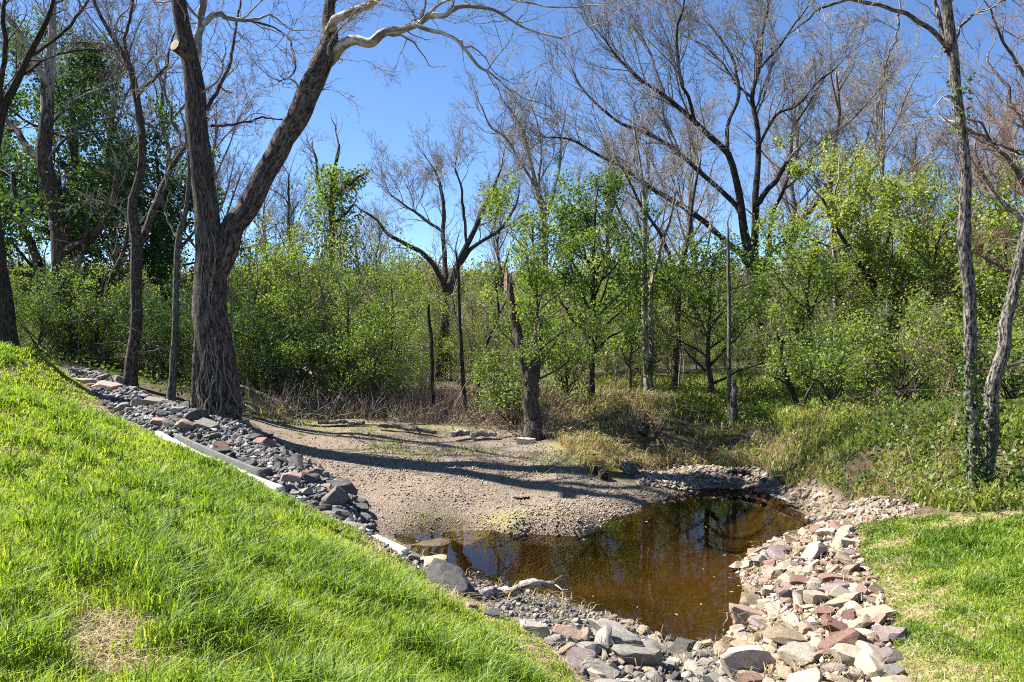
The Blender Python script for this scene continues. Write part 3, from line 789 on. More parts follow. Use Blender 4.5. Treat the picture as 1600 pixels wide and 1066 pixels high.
def grow_crown(limbs, style, rng, dist, t0=.3, scale=1., d=1.):
    """limbs: list of (P(K,3), R(K)) -> list of levels [(P,R)]"""
    S = STYLE[style]
    rm = max(.0025, dist * .00024)
    P = np.stack([p for p, r, t in limbs]); R = np.stack([r for p, r, t in limbs])
    lv = []
    out = []
    for k in range(len(limbs)):
        q = branch(P[k:k + 1], R[k:k + 1], S['d1'] * d, rng, limbs[k][2], S['a1'], (S['l1'][0], S['l1'][1] * scale), .5, .5, .014, 7, S['w'], S['u1'], .15, True, rm * 1.6)
        out.append(q)
    L1 = (np.concatenate([q[0] for q in out]), np.concatenate([q[1] for q in out]))
    L2 = branch(*L1, S['d2'] * d / scale ** .5, rng, .15, S['a2'], (S['l2'][0], S['l2'][1] * scale), .5, .6, .011, 5, S['w'] * 1.1, S['u1'], .12, True, rm * 1.25)
    L3 = branch(*L2, S['d3'] * d / scale ** .5, rng, .1, S['a2'], (S['l3'][0], S['l3'][1] * scale), .5, .65, .009, 3, S['w'] * 1.2, S['u1'], .1, True, rm)
    lv = [L1, L2, L3]
    if S['d4']:
        lv.append(branch(*L3, S['d4'] / scale ** .5, rng, .1, S['a2'], (S['l4'][0], S['l4'][1] * scale), .5, .7, .008, 1, S['w'], .03, .1, False, rm * .85))
    return lv
def mesh_levels(lv, soup, base, sides=(5, 4, 3, 3, 3)):
    for k, (P, R) in enumerate(lv):
        V, F = tubes(P - base, R, sides[min(k, 4)])
        soup.add(V, F)

def gn_scatter(name, P, rot, scl, idx, coll, **props):
    me = bpy.data.meshes.new(name)
    me.from_pydata(P.tolist(), [], [])
    a = me.attributes.new('turn', 'FLOAT_VECTOR', 'POINT'); a.data.foreach_set('vector', np.asarray(rot, np.float32).ravel())
    a = me.attributes.new('size', 'FLOAT_VECTOR', 'POINT'); a.data.foreach_set('vector', np.asarray(scl, np.float32).ravel())
    a = me.attributes.new('which', 'INT', 'POINT'); a.data.foreach_set('value', np.asarray(idx, np.int32))
    o = bpy.data.objects.new(name, me)
    link(o, None, **props)
    ng = bpy.data.node_groups.new(name + '_scatter', 'GeometryNodeTree')
    ng.interface.new_socket('Geometry', in_out='INPUT', socket_type='NodeSocketGeometry')
    ng.interface.new_socket('Geometry', in_out='OUTPUT', socket_type='NodeSocketGeometry')
    gi = ng.nodes.new('NodeGroupInput'); go = ng.nodes.new('NodeGroupOutput')
    ci = ng.nodes.new('GeometryNodeCollectionInfo'); ci.inputs[0].default_value = coll
    ci.inputs['Separate Children'].default_value = True; ci.inputs['Reset Children'].default_value = True
    ip = ng.nodes.new('GeometryNodeInstanceOnPoints'); ip.inputs['Pick Instance'].default_value = True
    def na(n, t):
        x = ng.nodes.new('GeometryNodeInputNamedAttribute'); x.data_type = t; x.inputs['Name'].default_value = n
        return x.outputs['Attribute']
    L = ng.links.new
    L(gi.outputs[0], ip.inputs['Points']); L(ci.outputs[0], ip.inputs['Instance']); L(na('which', 'INT'), ip.inputs['Instance Index'])
    L(na('turn', 'FLOAT_VECTOR'), ip.inputs['Rotation']); L(na('size', 'FLOAT_VECTOR'), ip.inputs['Scale'])
    L(ip.outputs[0], go.inputs[0])
    md = o.modifiers.new('scatter', 'NODES'); md.node_group = ng
    return o
SPRAYC = {}
def spray_coll(twig, seed=0):
    """six little sprays of fine twigs, one metre long, grown along +Z; crowns carry them at their branch ends"""
    if twig in SPRAYC: return SPRAYC[twig]
    c = bpy.data.collections.new('twig_sprays_' + twig)
    for k in range(6):
        rng = np.random.default_rng(7000 + k)
        P = catmull(np.array([(0, 0, 0), (rng.normal(0, .05), rng.normal(0, .05), .35), (rng.normal(0, .09), rng.normal(0, .09), .7), (rng.normal(0, .12), rng.normal(0, .12), 1.)]), 7)[None]
        R = np.linspace(.007, .0035, 7)[None]
        A = branch(P, R, 11, rng, .06, (.72, .22), (.42, .05), .45, .8, .02, 3, .2, .05, .12, False, .0042)
        B = branch(*A, 9, rng, .1, (.72, .25), (.4, .05), .4, .9, .02, 2, .22, .05, .12, False, .0036)
        sp_ = Soup()
        for q in ((P, R), A, B): sp_.add(*tubes(q[0], q[1], 3))
        o = mesh_np('%s_spray' % 'abcdef'[k], *sp_.out(), M[twig], smooth=True)
        COL.objects.unlink(o); c.objects.link(o)
    SPRAYC[twig] = c
    return c
def add_sprays(lv, n, rng, size, twig, base, parent, up=.25, link_it=True):
    pts = []; dirs = []
    for q, share in ((0, .35), (1, .65)):
        P = lv[q][0]; N, K, _ = P.shape; m = int(n * share)
        seg = np.linalg.norm(np.diff(P, axis=1), axis=2).sum(1); kk = rng.choice(N, m, p=seg / seg.sum())
        u = (.25 + .75 * rng.random(m) ** .7) * (K - 1); i = np.clip(u.astype(int), 0, K - 2); f = (u - i)[:, None]
        pts.append(P[kk, i] * (1 - f) + P[kk, i + 1] * f)
        dirs.append(norm(norm(P[kk, i + 1] - P[kk, i]) + rng.normal(0, .38, (m, 3)) + np.array((0, 0, up))))
    P = np.concatenate(pts) - base; D = np.concatenate(dirs); m = len(P)
    rot = [(q.to_euler()) for q in (Vector(d).to_track_quat('Z', 'Y') @ Matrix.Rotation(rng.uniform(0, 6.28), 4, 'Z').to_quaternion() for d in D)]
    s_ = size * rng.uniform(.6, 1.35, m)
    o = gn_scatter('fine_twigs', P, np.array([tuple(e) for e in rot]), np.stack((s_, s_, s_), 1), rng.integers(0, 6, m), spray_coll(twig))
    o['kind'] = 'stuff'
    if link_it: o.parent = parent
    return o
def tree(name, label, Y, paths, bark, twig, style='plain', seed=0, cat='tree', group=None, scale=1., d=1., leaf=None, nleaf=0, lsize=.08, lspread=.08, flare=1.3, crown=True, K=30, lump=.06, leaf_lv=(1, 2), spray=0, ssize=1.):
    """paths: [(depth change to its end, first share without side shoots, [(px, py, width px), ...]), ...]; the first one starts on the ground"""
    rng = np.random.default_rng(seed + 500)
    limbs = []; barks = []
    base = None
    for n, (dy, t0, pts, *bk) in enumerate(paths):
        Q = []
        m = len(pts)
        for k, (px, py, w) in enumerate(pts):
            d0, d1 = dy if isinstance(dy, tuple) else (0., dy)
            yy = Y + d0 + (d1 - d0) * k / (m - 1)
            if n == 0 and k == 0:
                x = (px - 800) / FPX * yy
                p = np.array((x, yy, hz(x, yy) - .12)); base = p + np.array((0, 0, .12))
            else:
                p = at(px, py, yy)
            Q.append((*p, w / 2 / FPX * yy))
        C = catmull(Q, K)
        P = C[:, :3].copy(); R = np.maximum(C[:, 3], .004)
        wob = rng.normal(0, 1, (K, 3)); 
        for _ in range(2): wob[1:-1] = (wob[:-2] + wob[1:-1] * 2 + wob[2:]) / 4
        kink = np.interp(np.arange(K), np.arange(0, K + 4, 4), rng.normal(0, 1, len(np.arange(0, K + 4, 4))))[:, None] * norm(rng.normal(size=(1, 3)))
        wob = wob + kink; wob[0] = 0
        P[1:] += wob[1:] * np.clip(R[1:, None] * (.4 if n else .18), .02 if n else 0, .06)
        if n == 0 and flare > 1:
            hgt = P[:, 2] - base[2]
            R *= 1 + (flare - 1) * np.exp(-np.maximum(hgt, 0) / (R[0] * 1.6 + .05))
        limbs.append((P, R, t0)); barks.append(bk[0] if bk else bark)
    e = empty(name, tuple(base), label, cat, group)
    for n, (P, R, t0) in enumerate(limbs):
        sides = 14 if R.max() > .25 else (9 if R.max() > .08 else 6)
        V, F = tubes((P - base)[None], R[None], sides, lump if R.max() > .05 else 0, seed + n)
        bc = bark_co((P - base)[None], R[None], sides)
        Fl = [F]
        if sides >= 6:  # close the far end
            c = len(V); V = np.vstack((V, (P[-1] - base)[None])); bc = np.vstack((bc, bc[-1:])); r_ = np.arange(c - sides, c)
            Fl.append(np.stack((r_, np.roll(r_, -1), np.full(sides, c)), 1))
        mesh_np('trunk' if n == 0 else 'limb', V, Fl, M[barks[n]], e, {'bark': bc}, smooth=True)
    if crown:
        lv = grow_crown(limbs, style, rng, Y, scale=scale, d=d)
        s = Soup(); mesh_levels(lv, s, base)
        V, F = s.out()
        mesh_np('crown', V, F, M[twig], e, smooth=True, props={'kind': 'stuff'})
        if spray: add_sprays(lv, spray, rng, ssize, twig, base, e)
        if leaf:
            pick = np.concatenate([along(lv[min(k, len(lv) - 1)][0], nleaf // len(leaf_lv), rng, .1, lspread) for k in leaf_lv]) - base
            V, F, t = leaves(pick, lsize, rng)
            mesh_np('foliage', V, [F], M[leaf], e, {'tint': t}, props={'kind': 'stuff'})
    return e

def auto_limbs(rng, h, spread, nl, r0, lean=(0, 0), fork=.35, K=16, up=.6, shape=.55):
    """a made-up tree standing at the origin: trunk and limbs as (P,R,t0)"""
    n = 8
    z = np.linspace(-.1, h * .92, n)
    tr = np.stack((lean[0] * (z.clip(0) / h) ** 1.3 * h + rng.normal(0, .012 * h, n) * (z > .5), lean[1] * (z.clip(0) / h) ** 1.3 * h + rng.normal(0, .012 * h, n) * (z > .5), z), 1)
    Rr = r0 * (1 - .85 * (z / h).clip(0)) ** .9 + .006
    C = catmull(np.column_stack((tr, Rr)), K)
    limbs = [(C[:, :3], np.maximum(C[:, 3], .005), fork)]
    for k in range(nl):
        t = fork + (1 - fork) * (k + rng.random()) / nl * .95
        i = t * (K - 1); a = int(i)
        p = C[a, :3]; rp = C[a, 3]
        az = k * 2.4 + rng.normal(0, .4)
        prof = math.sqrt(max(.04, 1 - ((t - shape) / .62) ** 2))
        le = spread * prof * rng.uniform(.75, 1.15)
        d = np.array((math.cos(az), math.sin(az), up * rng.uniform(.5, 1.5)))
        q = [np.append(p, rp * .6)]
        cur = p.copy(); d = d / np.linalg.norm(d)
        for s_ in range(4):
            d = d + rng.normal(0, .15, 3) + np.array((0, 0, .1)); d /= np.linalg.norm(d)
            cur = cur + d * le / 4
            q.append(np.append(cur, rp * .6 * (1 - .2 * (s_ + 1))))
        c2 = catmull(q, K)
        limbs.append((c2[:, :3], np.maximum(c2[:, 3], .005), .2))
    return limbs
def auto_parts(rng, h, spread, nl, r0, style='leafy', dist=22, nleaf=0, lsize=.08, lspread=.1, scale=.7, d=1., leaf_lv=(1, 2), ret_lv=False, **k):
    limbs = auto_limbs(rng, h, spread, nl, r0, **k)
    st = Soup()
    for n, (P, R, t) in enumerate(limbs):
        V, F = tubes(P[None], R[None], 9 if n == 0 else 6, .05, n)
        st.add(V, F); st.B.append(bark_co(P[None], R[None], 9 if n == 0 else 6))
    lv = grow_crown(limbs, style, rng, dist, scale=scale, d=d)
    tw = Soup(); mesh_levels(lv, tw, np.zeros(3), (4, 3, 3, 3))
    lf = None
    if nleaf:
        pick = np.concatenate([along(lv[min(q, len(lv) - 1)][0], nleaf // len(leaf_lv), rng, .1, lspread) for q in leaf_lv])
        lf = leaves(pick, lsize, rng)
    if ret_lv: return st, tw, lf, lv
    return st, tw, lf
def leafy_tree(name, label, px, Y, top, spread, seed, bark='bark_brown', twig='twig_brown', leaf='leaf_fresh', nleaf=9000, lsize=.09, r0=.12, nl=12, cat='tree', group=None, lspread=.12, z0=None, **k):
    """a tree in leaf whose tip reaches pixel row top"""
    x = (px - 800) / FPX * Y; g = hz(x, Y)
    h = (CAM_H + (500 - top) / FPX * Y) - g
    rng = np.random.default_rng(seed)
    st, tw, lf = auto_parts(rng, h, spread, nl, r0, nleaf=nleaf, lsize=lsize, dist=Y, lspread=lspread, scale=k.pop('scale', .6), **k)
    e = empty(name, (x, Y, g), label, cat, group)
    V, F = st.out()
    nv0 = len(st.V[0])
    mesh_np('trunk', st.V[0], [st.F[0]], M[bark], e, {'bark': st.B[0]}, smooth=True)
    V2 = np.concatenate(st.V[1:]) if len(st.V) > 1 else None
    for v, f, b in zip(st.V[1:], st.F[1:], st.B[1:]):
        mesh_np('limb', v, [f - f.min()], M[bark], e, {'bark': b}, smooth=True)
    V, F = tw.out()
    mesh_np('twigs', V, F, M[twig], e, smooth=True, props={'kind': 'stuff'})
    if lf: mesh_np('crown', lf[0], [lf[1]], M[leaf], e, {'tint': lf[2]}, props={'kind': 'stuff'})
    return e

# ---- the big forked sycamore by the rubble
Y1 = 16.5
syc = tree('sycamore_tree', 'huge forked sycamore with vine-wrapped brown trunk and white upper limbs by the rubble', Y1, [
    (0, .55, [(340,655,61.2),(338,560,54.0),(336,470,49.5),(334,400,46.8),(323,320,36.0),(313,230,32.4),(305,150,30.6),(292,80,25.2),(281,0,21.6),(272,-120,16.2),(262,-240,10.8)]),
    (1.2, .45, [(337,445,34),(346,398,38),(359,356,36),(379,326,33),(413,270,33),(443,221,33),(477,158,35),(499,101,32),(513,60,25),(516,25,19),(517,0,16),(522,-80,12),(540,-190,7)]),
    ((1.05, -1.0), .3, [(497,106,19),(510,94,19),(524,81,18),(544,68,16),(575,69,15),(601,48,13),(650,38,11),(672,25,9),(695,24,8),(714,11,7),(748,9,6),(790,25,4),(830,48,3),(880,60,2)], 'bark_white'),
    ((0., -.8), .2, [(645,41,7),(688,51,6),(718,68,5.5),(744,99,5),(770,116,4),(793,139,3),(815,150,2)], 'bark_white'),
    ((1.1, -1.2), .25, [(511,72,14),(517,54,15),(529,35,14),(555,15,12),(585,0,10),(620,-25,8),(690,-60,5),(760,-70,3)], 'bark_white'),
    (.8, .35, [(322,185,8),(318,150,9),(310,115,11),(308,75,13),(314,30,12),(318,0,11),(322,-60,8),(335,-150,5)], 'bark_white'),
    ((.4, 1.2), .3, [(310,45,10),(338,24,9),(360,28,7),(394,32,5),(425,22,3)], 'bark_white'),
    (1.5, .2, [(322,172,6),(345,131,6),(360,94,5),(368,49,4),(378,0,3)]),
    (2.0, .2, [(330,197,5),(375,193,4),(413,184,3),(450,190,2)]),
    ((-.03, -1.2), .2, [(655,36,5),(690,5,4),(740,-5,3.5),(800,0,3),(860,10,2.5),(915,12,2)], 'bark_white'),
    (1.5, .25, [(300,240,6),(280,215,5),(262,160,4),(250,110,3)]),
    ((.95, -.5), .2, [(395,32,4),(440,50,3),(457,80,3),(460,112,2.5),(436,128,2)]),
], 'bark_syc', 'twig_grey', 'syc', seed=1, d=.9, spray=190, ssize=.95, K=44, flare=1.2, lump=.025)
# cut limb stub with its pale sawn face
p = at(283, 78, Y1 - .35)
sb = syc.location
stub_dir = norm(np.array((-.35, -.8, .25)))
Pq = np.stack([p + stub_dir * t for t in (-.3, 0, .18)]) - np.array(sb)
V, F = tubes(Pq[None], np.array([[.13, .125, .12]]), 12)
mesh_np('cut_stub', V, [F], M['bark_syc'], syc, {'bark': bark_co(Pq[None], np.full((1, 3), .13), 12)}, smooth=True)
M['cut_wood'] = plain_mat('cut_wood', (.42, .33, .22), (.55, .45, .32), 20)
cV = np.vstack((V[-12:] + stub_dir * .002, V[-12:].mean(0) + stub_dir * .004)); cF = [[i, (i + 1) % 12, 12] for i in range(12)]
mesh_np('sawn_face', cV, [np.array(cF)], M['cut_wood'], syc)
# old vines climbing the trunk
rv = np.random.default_rng(5)
tp = [(340,655,68),(338,560,60),(336,470,55),(334,400,52),(325,330,42)]
Q = []
for k, (a, b, w) in enumerate(tp):
    q = at(a, b, Y1)
    if k == 0: q = np.array(sb) + np.array((0, 0, .05))
    Q.append((*q, w / 2 / FPX * Y1))
C = catmull(Q, 40)
M['vine'] = plain_mat('vine_stems', (.12, .095, .07), (.33, .28, .22), 12)
for v in range(24):
    a0 = rv.uniform(0, 6.28); n = 40; top = int(rv.integers(14, 40))
    ang = a0 + np.cumsum(rv.normal(0, .05, n)) + rv.uniform(.05, .3) * np.sin(np.arange(n) * rv.uniform(.15, .6) + v)
    r_ = C[:, 3] * .9 * (1 + .24 * np.exp(-np.arange(n) / 5.)) + .012 + .02 * rv.random()
    Pv = C[:, :3] + np.stack((np.cos(ang) * r_, np.sin(ang) * r_, rv.normal(0, .02, n)), 1)
    rad = np.linspace(rv.uniform(.01, .026), .006, top)
    V, F = tubes((Pv[:top] - np.array(sb))[None], rad[None], 5)
    mesh_np('vine', V, [F], M['vine'], syc, smooth=True)
# split dead stem hugging the left side of the foot
Pq = (catmull([at(305,652,16.3), at(306,600,16.3), at(309,540,16.35), at(312,470,16.4), at(314,420,16.4)], 16) - np.array(sb))[None]
Rq = np.linspace(.11, .05, 16)[None]
V, F = tubes(Pq, Rq, 8, .12, 4)
mesh_np('side_stem', V, [F], M['bark_grey'], syc, {'bark': bark_co(Pq, Rq, 8)}, smooth=True)

# ---- other trees drawn limb by limb
tree('slender_tree', 'slender dark tree rising from the rubble left of the sycamore', 20.0, [
    (0, .5, [(203,601,19),(208,550,18),(212,500,18),(213,388,18),(206,326,15),(218,278,13),(221,225,12),(216,169,11),(204,105,10),(191,83,8),(169,45,6),(150,11,5),(135,-40,3)]),
    (1.2, .2, [(216,148,6),(240,124,5.5),(259,105,5),(263,86,4),(272,50,2.5)]),
    (-1.2, .2, [(203,100,5),(196,60,5),(205,20,4),(215,-30,3)]),
    (1.5, .3, [(214,390,11),(226,368,12),(248,310,11),(268,262,9),(288,230,7)]),
    (-1, .2, [(219,270,4),(200,240,4),(180,205,3),(160,150,2)]),
    (1, .2, [(190,82,4),(160,70,4),(120,66,3),(85,70,2)]),
], 'bark_brown', 'twig_brown', 'plain', seed=2, d=.8, spray=48, ssize=.95)
tree('thin_tree', 'thin grey trunk standing just left of the sycamore', 19.2, [
    (0, .55, [(265,626,12),(270,570,11),(274,519,10),(278,380,9),(286,345,8),(293,311,7),(296,259,6),(290,200,4)]),
    (.6, .2, [(279,375,4),(262,345,3.5),(250,300,3)]),
    (-.5, .1, [(272,540,3),(240,548,2.5),(205,552,1.5)]),
], 'bark_grey', 'twig_brown', 'plain', seed=3, d=.45)
tree('edge_tree', 'dark tree at the left picture edge standing on the lawn crest', 18.8, [
    (0, .6, [(16,546,26),(10,490,23),(5,440,20),(-3,380,17),(-12,300,15),(-8,230,14),(5,170,12),(22,139,11),(41,94,9),(64,49,8),(79,15,6),(90,-30,4)]),
    (.8, .15, [(41,94,6),(70,75,5),(100,50,4.5),(131,11,4),(150,-20,3)]),
    (-.8, .2, [(-2,190,9),(2,130,8),(8,70,7),(4,20,6),(15,-30,4)]),
    (1.5, .2, [(30,120,5),(70,95,4),(120,80,3.5),(160,78,2.5)]),
], 'bark_dark', 'twig_dark', 'plain', seed=4, d=.7, spray=38, ssize=.95)
tree('sycamore_tree', 'pale-topped sycamore with several crooked stems behind the left lawn', 27.0, [
    (0, .5, [(90,492,36),(96,450,32),(99,406,30),(96,365,27),(83,300,24),(71,244,22),(73,169,19),(77,94,15),(81,30,9),(86,-40,6)]),
    (1.5, .3, [(70,262,12),(60,248,11),(38,225,10),(15,195,8),(-10,160,6)]),
    (-1.5, .3, [(72,150,10),(64,113,10),(38,64,8),(15,30,6),(-10,-10,4)]),
    (1, .4, [(88,485,18),(68,470,15),(60,418,14),(41,361,11),(28,320,8),(18,270,6)]),
    (-1.5, .3, [(99,395,16),(112,388,14),(143,375,13),(161,345,11),(176,311,9),(185,260,6)]),
    (-2.5, .3, [(92,490,9),(105,502,10),(131,500,10),(161,474,9),(173,436,8),(195,391,6),(200,350,4)]),
    (-1, .4, [(100,495,9),(107,470,9),(113,436,8),(129,391,7),(140,340,4)]),
    (2, .2, [(75,195,6),(100,175,5),(130,150,4),(165,135,3)]),
    (2, .2, [(82,240,5),(110,210,4),(150,190,3),(190,182,2)]),
], 'bark_syc_far', 'twig_grey', 'syc', seed=5, d=.7, spray=48, ssize=1.1)
tree('bare_tree', 'bare round-headed tree with an arching left limb in the middle distance', 27.0, [
    (0, .5, [(691,600,18),(693,526,16),(695,493,15),(699,459,15),(708,436,13),(714,418,11),(729,384,9),(744,354,7.5),(763,311,6),(778,278,4),(785,255,2.5)]),
    (-1.2, .2, [(699,462,10),(691,436,9),(684,425,8.5),(669,406,8),(639,384,7),(613,371,6),(601,361,5),(590,345,4),(570,330,3)]),
    (1.2, .25, [(700,455,9),(695,420,8),(693,380,7.5),(693,330,6),(688,290,5),(676,262,3)]),
    (.5, .2, [(716,415,8),(730,395,7),(748,380,6),(778,361,5),(800,332,4),(812,300,2.5)]),
    ((.55, 1.5), .2, [(693,362,5),(661,342,5),(646,330,4),(620,312,3),(606,300,2)]),
    (-1, .2, [(730,384,5),(725,340,5),(722,300,4),(712,265,2.5)]),
], 'bark_brown', 'twig_grey', 'plain', seed=6, d=.95, scale=.9, spray=230, ssize=1.0)
tree('bare_tree', 'tall pale bare tree standing behind the round-headed one', 37.0, [
    (0, .45, [(848,620,14),(850,480,13),(850,400,11),(849,350,9.5),(842,310,8),(833,270,7),(824,230,5.5),(815,200,4.5),(800,175,3),(780,150,2)]),
    (1, .2, [(850,345,6),(862,310,5),(872,270,4.5),(876,230,3.5),(880,190,2.5)]),
    (-1, .2, [(838,295,5),(815,255,4.5),(790,215,4),(765,195,3),(752,165,2)]),
    (1, .2, [(845,325,4.5),(842,290,4.5),(846,240,4),(842,200,3),(830,165,2)]),
    (2, .2, [(852,365,5),(880,350,4.5),(900,330,4),(905,290,3)]),
], 'bark_pale', 'twig_grey', 'plain', seed=7, d=.9, scale=1.1, spray=200, ssize=1.3)
tree('spreading_tree', 'great bare spreading tree with a fan of dark limbs right of centre', 29.0, [
    (0, .6, [(1186,640,30.4),(1185,540,27.2),(1184,481,26.4),(1177,420,24.8),(1170,396,17.6),(1161,356,12.8),(1154,300,11.2),(1139,244,9.6),(1113,218,8.0),(1079,184,7.2),(1038,150,5.6),(1000,124,4.4),(965,90,3.2),(940,55,2.0)]),
    (2, .4, [(1180,430,17.6),(1181,398,12.8),(1180,319,10.4),(1184,263,8.8),(1183,205,7.6),(1174,150,6.4),(1188,105,5.6),(1191,56,4.8),(1203,0,3.6),(1210,-50,2.4)]),
    (-2.5, .25, [(1172,420,10.4),(1158,400,10.0),(1113,356,8.8),(1075,326,8.0),(1035,303,7.2),(1000,281,6.4),(969,259,5.6),(924,236,4.4),(894,218,3.2),(860,214,2.0)]),
    (2.5, .25, [(1163,362,8.8),(1154,326,8.0),(1105,278,7.2),(1053,233,6.4),(1000,203,5.6),(969,191,4.8),(931,161,3.6),(905,131,2.8),(892,100,1.6)]),
    (-1.5, .55, [(1181,335,8.8),(1186,312,8.8),(1210,285,8.0),(1233,251,7.2)]),
    (-2, .25, [(1184,440,8.8),(1203,396,8.0),(1225,380,7.6),(1248,354,7.2),(1270,330,6.0),(1289,300,4.8),(1320,275,3.2),(1345,235,2.0)]),
    (1.5, .3, [(1201,398,6.4),(1206,338,6.0),(1225,296,5.6),(1236,240,4.8),(1238,205,4.0),(1262,165,3.2),(1290,120,2.0)]),
    (3, .25, [(1137,240,6.4),(1139,188,6.0),(1154,154,5.6),(1150,115,4.8),(1146,94,4.0),(1125,60,3.2),(1100,30,2.0)]),
    (-3, .25, [(1086,190,5.6),(1075,150,5.2),(1064,128,4.8),(1058,56,4.0),(1068,10,3.2),(1070,-30,2.0)]),
    ((.78, -2.5), .25, [(1183,240,5.6),(1191,220,5.2),(1214,180,4.8),(1244,165,4.0),(1275,130,3.2),(1310,105,2.0)]),
    ((1.1, 3.5), .25, [(1174,152,4.0),(1150,130,3.6),(1125,95,3.2),(1098,70,2.4),(1065,55,1.6)]),
    ((1.33, -3), .25, [(1188,105,4.0),(1215,75,3.6),(1240,40,2.8),(1262,10,2.0)]),
    (3, .25, [(1040,152,4.0),(1025,110,3.6),(1010,70,2.8),(985,35,2.0)]),
    ((.5, 2.5), .25, [(1225,296,4.0),(1255,270,3.6),(1285,225,3.2),(1325,190,2.0)]),
], 'bark_dark', 'twig_brown', 'spread', seed=8, spray=640, ssize=1.25, d=.85, scale=1.0, leaf='leaf_bud', nleaf=6000, lsize=.04, lspread=.05, leaf_lv=(3,), flare=1.15)
tree('twin_trunk_tree', 'twin-stemmed grey tree leaning right beside the right lawn', 9.9, [
    (0, .6, [(1527,778,19),(1521,735,18),(1518,650,19),(1516,538,19),(1514,463,18.5),(1506,388,18.5),(1506,338,18.5),(1505,263,17),(1499,188,15),(1491,113,16),(1486,49,16),(1479,0,15),(1470,-70,12),(1462,-160,8)]),
    (.6, .75, [(1532,778,26),(1537,744,24),(1550,631,21),(1563,560,19),(1578,481,17.5),(1593,406,16),(1600,372,15),(1618,290,12),(1640,180,8)]),
    (-.8, .15, [(1484,72,8),(1471,62,7.5),(1443,38,7),(1405,19,6),(1368,6,5.5),(1330,0,5),(1293,11,4),(1263,30,3.5),(1240,49,2.5),(1225,62,1.5)]),
    (.4, .2, [(1478,80,7),(1475,55,7),(1468,30,6.5),(1462,0,6),(1452,-50,4)]),
    ((-.27, -.5), .1, [(1405,22,3.5),(1400,60,3),(1385,95,2.5),(1384,122,1.5)]),
    (.8, .2, [(1494,60,5),(1515,25,4.5),(1545,15,3.5),(1580,-5,2.5)]),
    (1, .2, [(1505,200,5),(1555,225,4),(1597,240,3.5),(1640,245,2.5)]),
], 'bark_plate', 'twig_grey', 'syc', seed=9, d=1.3, scale=.42, spray=48, ssize=.5, flare=1.25, K=40)
# leaf-clad creeper on the twin trunks
rv = np.random.default_rng(77)
tw_e = [o for o in COL.objects if o.name == 'twin_trunk_tree'][0]
ivy = []
for (pts, n) in (([(1527,778),(1521,735),(1518,650),(1516,560)], 900), ([(1532,778),(1537,744),(1545,670),(1550,631)], 420), ([(1503,205),(1499,170),(1497,140),(1503,120)], 130)):
    C = catmull([at(a, b, 9.9) if k or a > 1540 else at(a, b, 9.9) for k, (a, b) in enumerate(pts)], 60)
    k = rv.integers(0, 60, n); a = rv.uniform(0, 6.28, n); rr_ = .1 + np.abs(rv.normal(0, .035, n))
    ivy.append(C[k] + np.stack((np.cos(a) * rr_, np.sin(a) * rr_, rv.normal(0, .06, n)), 1))
V, F, t = leaves(np.concatenate(ivy) - np.array(tw_e.location), .05, rv, wid=.42)
mesh_np('creeper', V, [F], M['leaf_mid'], tw_e, {'tint': t}, props={'kind': 'stuff'})

tree('pale_tree', 'pair of slim pale trunks in the wood beyond the bank', 21.0, [
    (0, .6, [(1014,636,11),(1011,580,11),(1008,530,10),(1007,425,9),(1007,350,7),(1006,300,5),(1000,250,3.5),(990,200,2.5)]),
    (.6, .5, [(1019,634,10),(1018,560,9),(1018,463,8.5),(1023,425,8),(1030,390,6),(1045,350,4.5),(1055,300,3)]),
    (-.6, .2, [(1007,400,5),(995,370,4.5),(975,350,4),(960,310,2.5)]),
], 'bark_pale', 'twig_grey', 'plain', seed=10, d=.6, scale=.9, spray=41, ssize=1.)
tree('dark_tree', 'dark forked tree right of the pale trunk pair', 22.0, [
    (0, .55, [(1055,626,11),(1057,560,10),(1059,500,10),(1061,436,10),(1070,395,8),(1078,350,6.5),(1085,300,5),(1095,250,3)]),
    (-1, .3, [(1060,440,8),(1056,425,7),(1040,388,6.5),(1025,357,6),(1003,323,5),(984,285,4),(960,240,2.5)]),
    (1, .3, [(1062,420,4),(1085,385,3.5),(1110,360,3)]),
], 'bark_brown', 'twig_grey', 'plain', seed=11, d=.6, scale=.9, spray=41, ssize=1.)
tree('pole_tree', 'straight thin grey pole-like tree on the bank top', 17.4, [
    (0, .85, [(1141,640,7),(1140,560,6.5),(1139,470,6),(1138,400,5),(1137,355,4)]),
], 'bark_grey', 'twig_brown', 'plain', seed=12, d=.3, scale=.4)
tree('crooked_tree', 'small crooked dark tree in front of the bare round-headed one', 19.5, [
    (0, .5, [(729,618,8),(722,580,7.5),(721,560,7),(719,519,6),(717,470,5),(716,425,4),(712,390,3)]),
    (.6, .3, [(720,530,4),(712,495,3.5),(706,460,2.5)]),
], 'bark_dark', 'twig_brown', 'plain', seed=13, d=.8, scale=.5)
tree('crooked_tree', 'thin dark tree leaning right beside the small crooked one', 20.5, [
    (0, .5, [(744,596,7),(750,565,6.5),(759,541,6),(772,508,5.5),(779,493,5),(776,455,4),(772,420,3)]),
    (.6, .3, [(779,493,4),(792,470,3),(800,440,2)]),
], 'bark_dark', 'twig_brown', 'plain', seed=14, d=.8, scale=.5)
tree('dead_pole', 'short dead dark pole left of the bare tree foot', 20.5, [
    (0, .9, [(677,596,7),(674,540,6.5),(671,505,6),(669,474,5)]),
], 'bark_dark', 'twig_brown', 'plain', seed=15, crown=False, cat='dead tree')
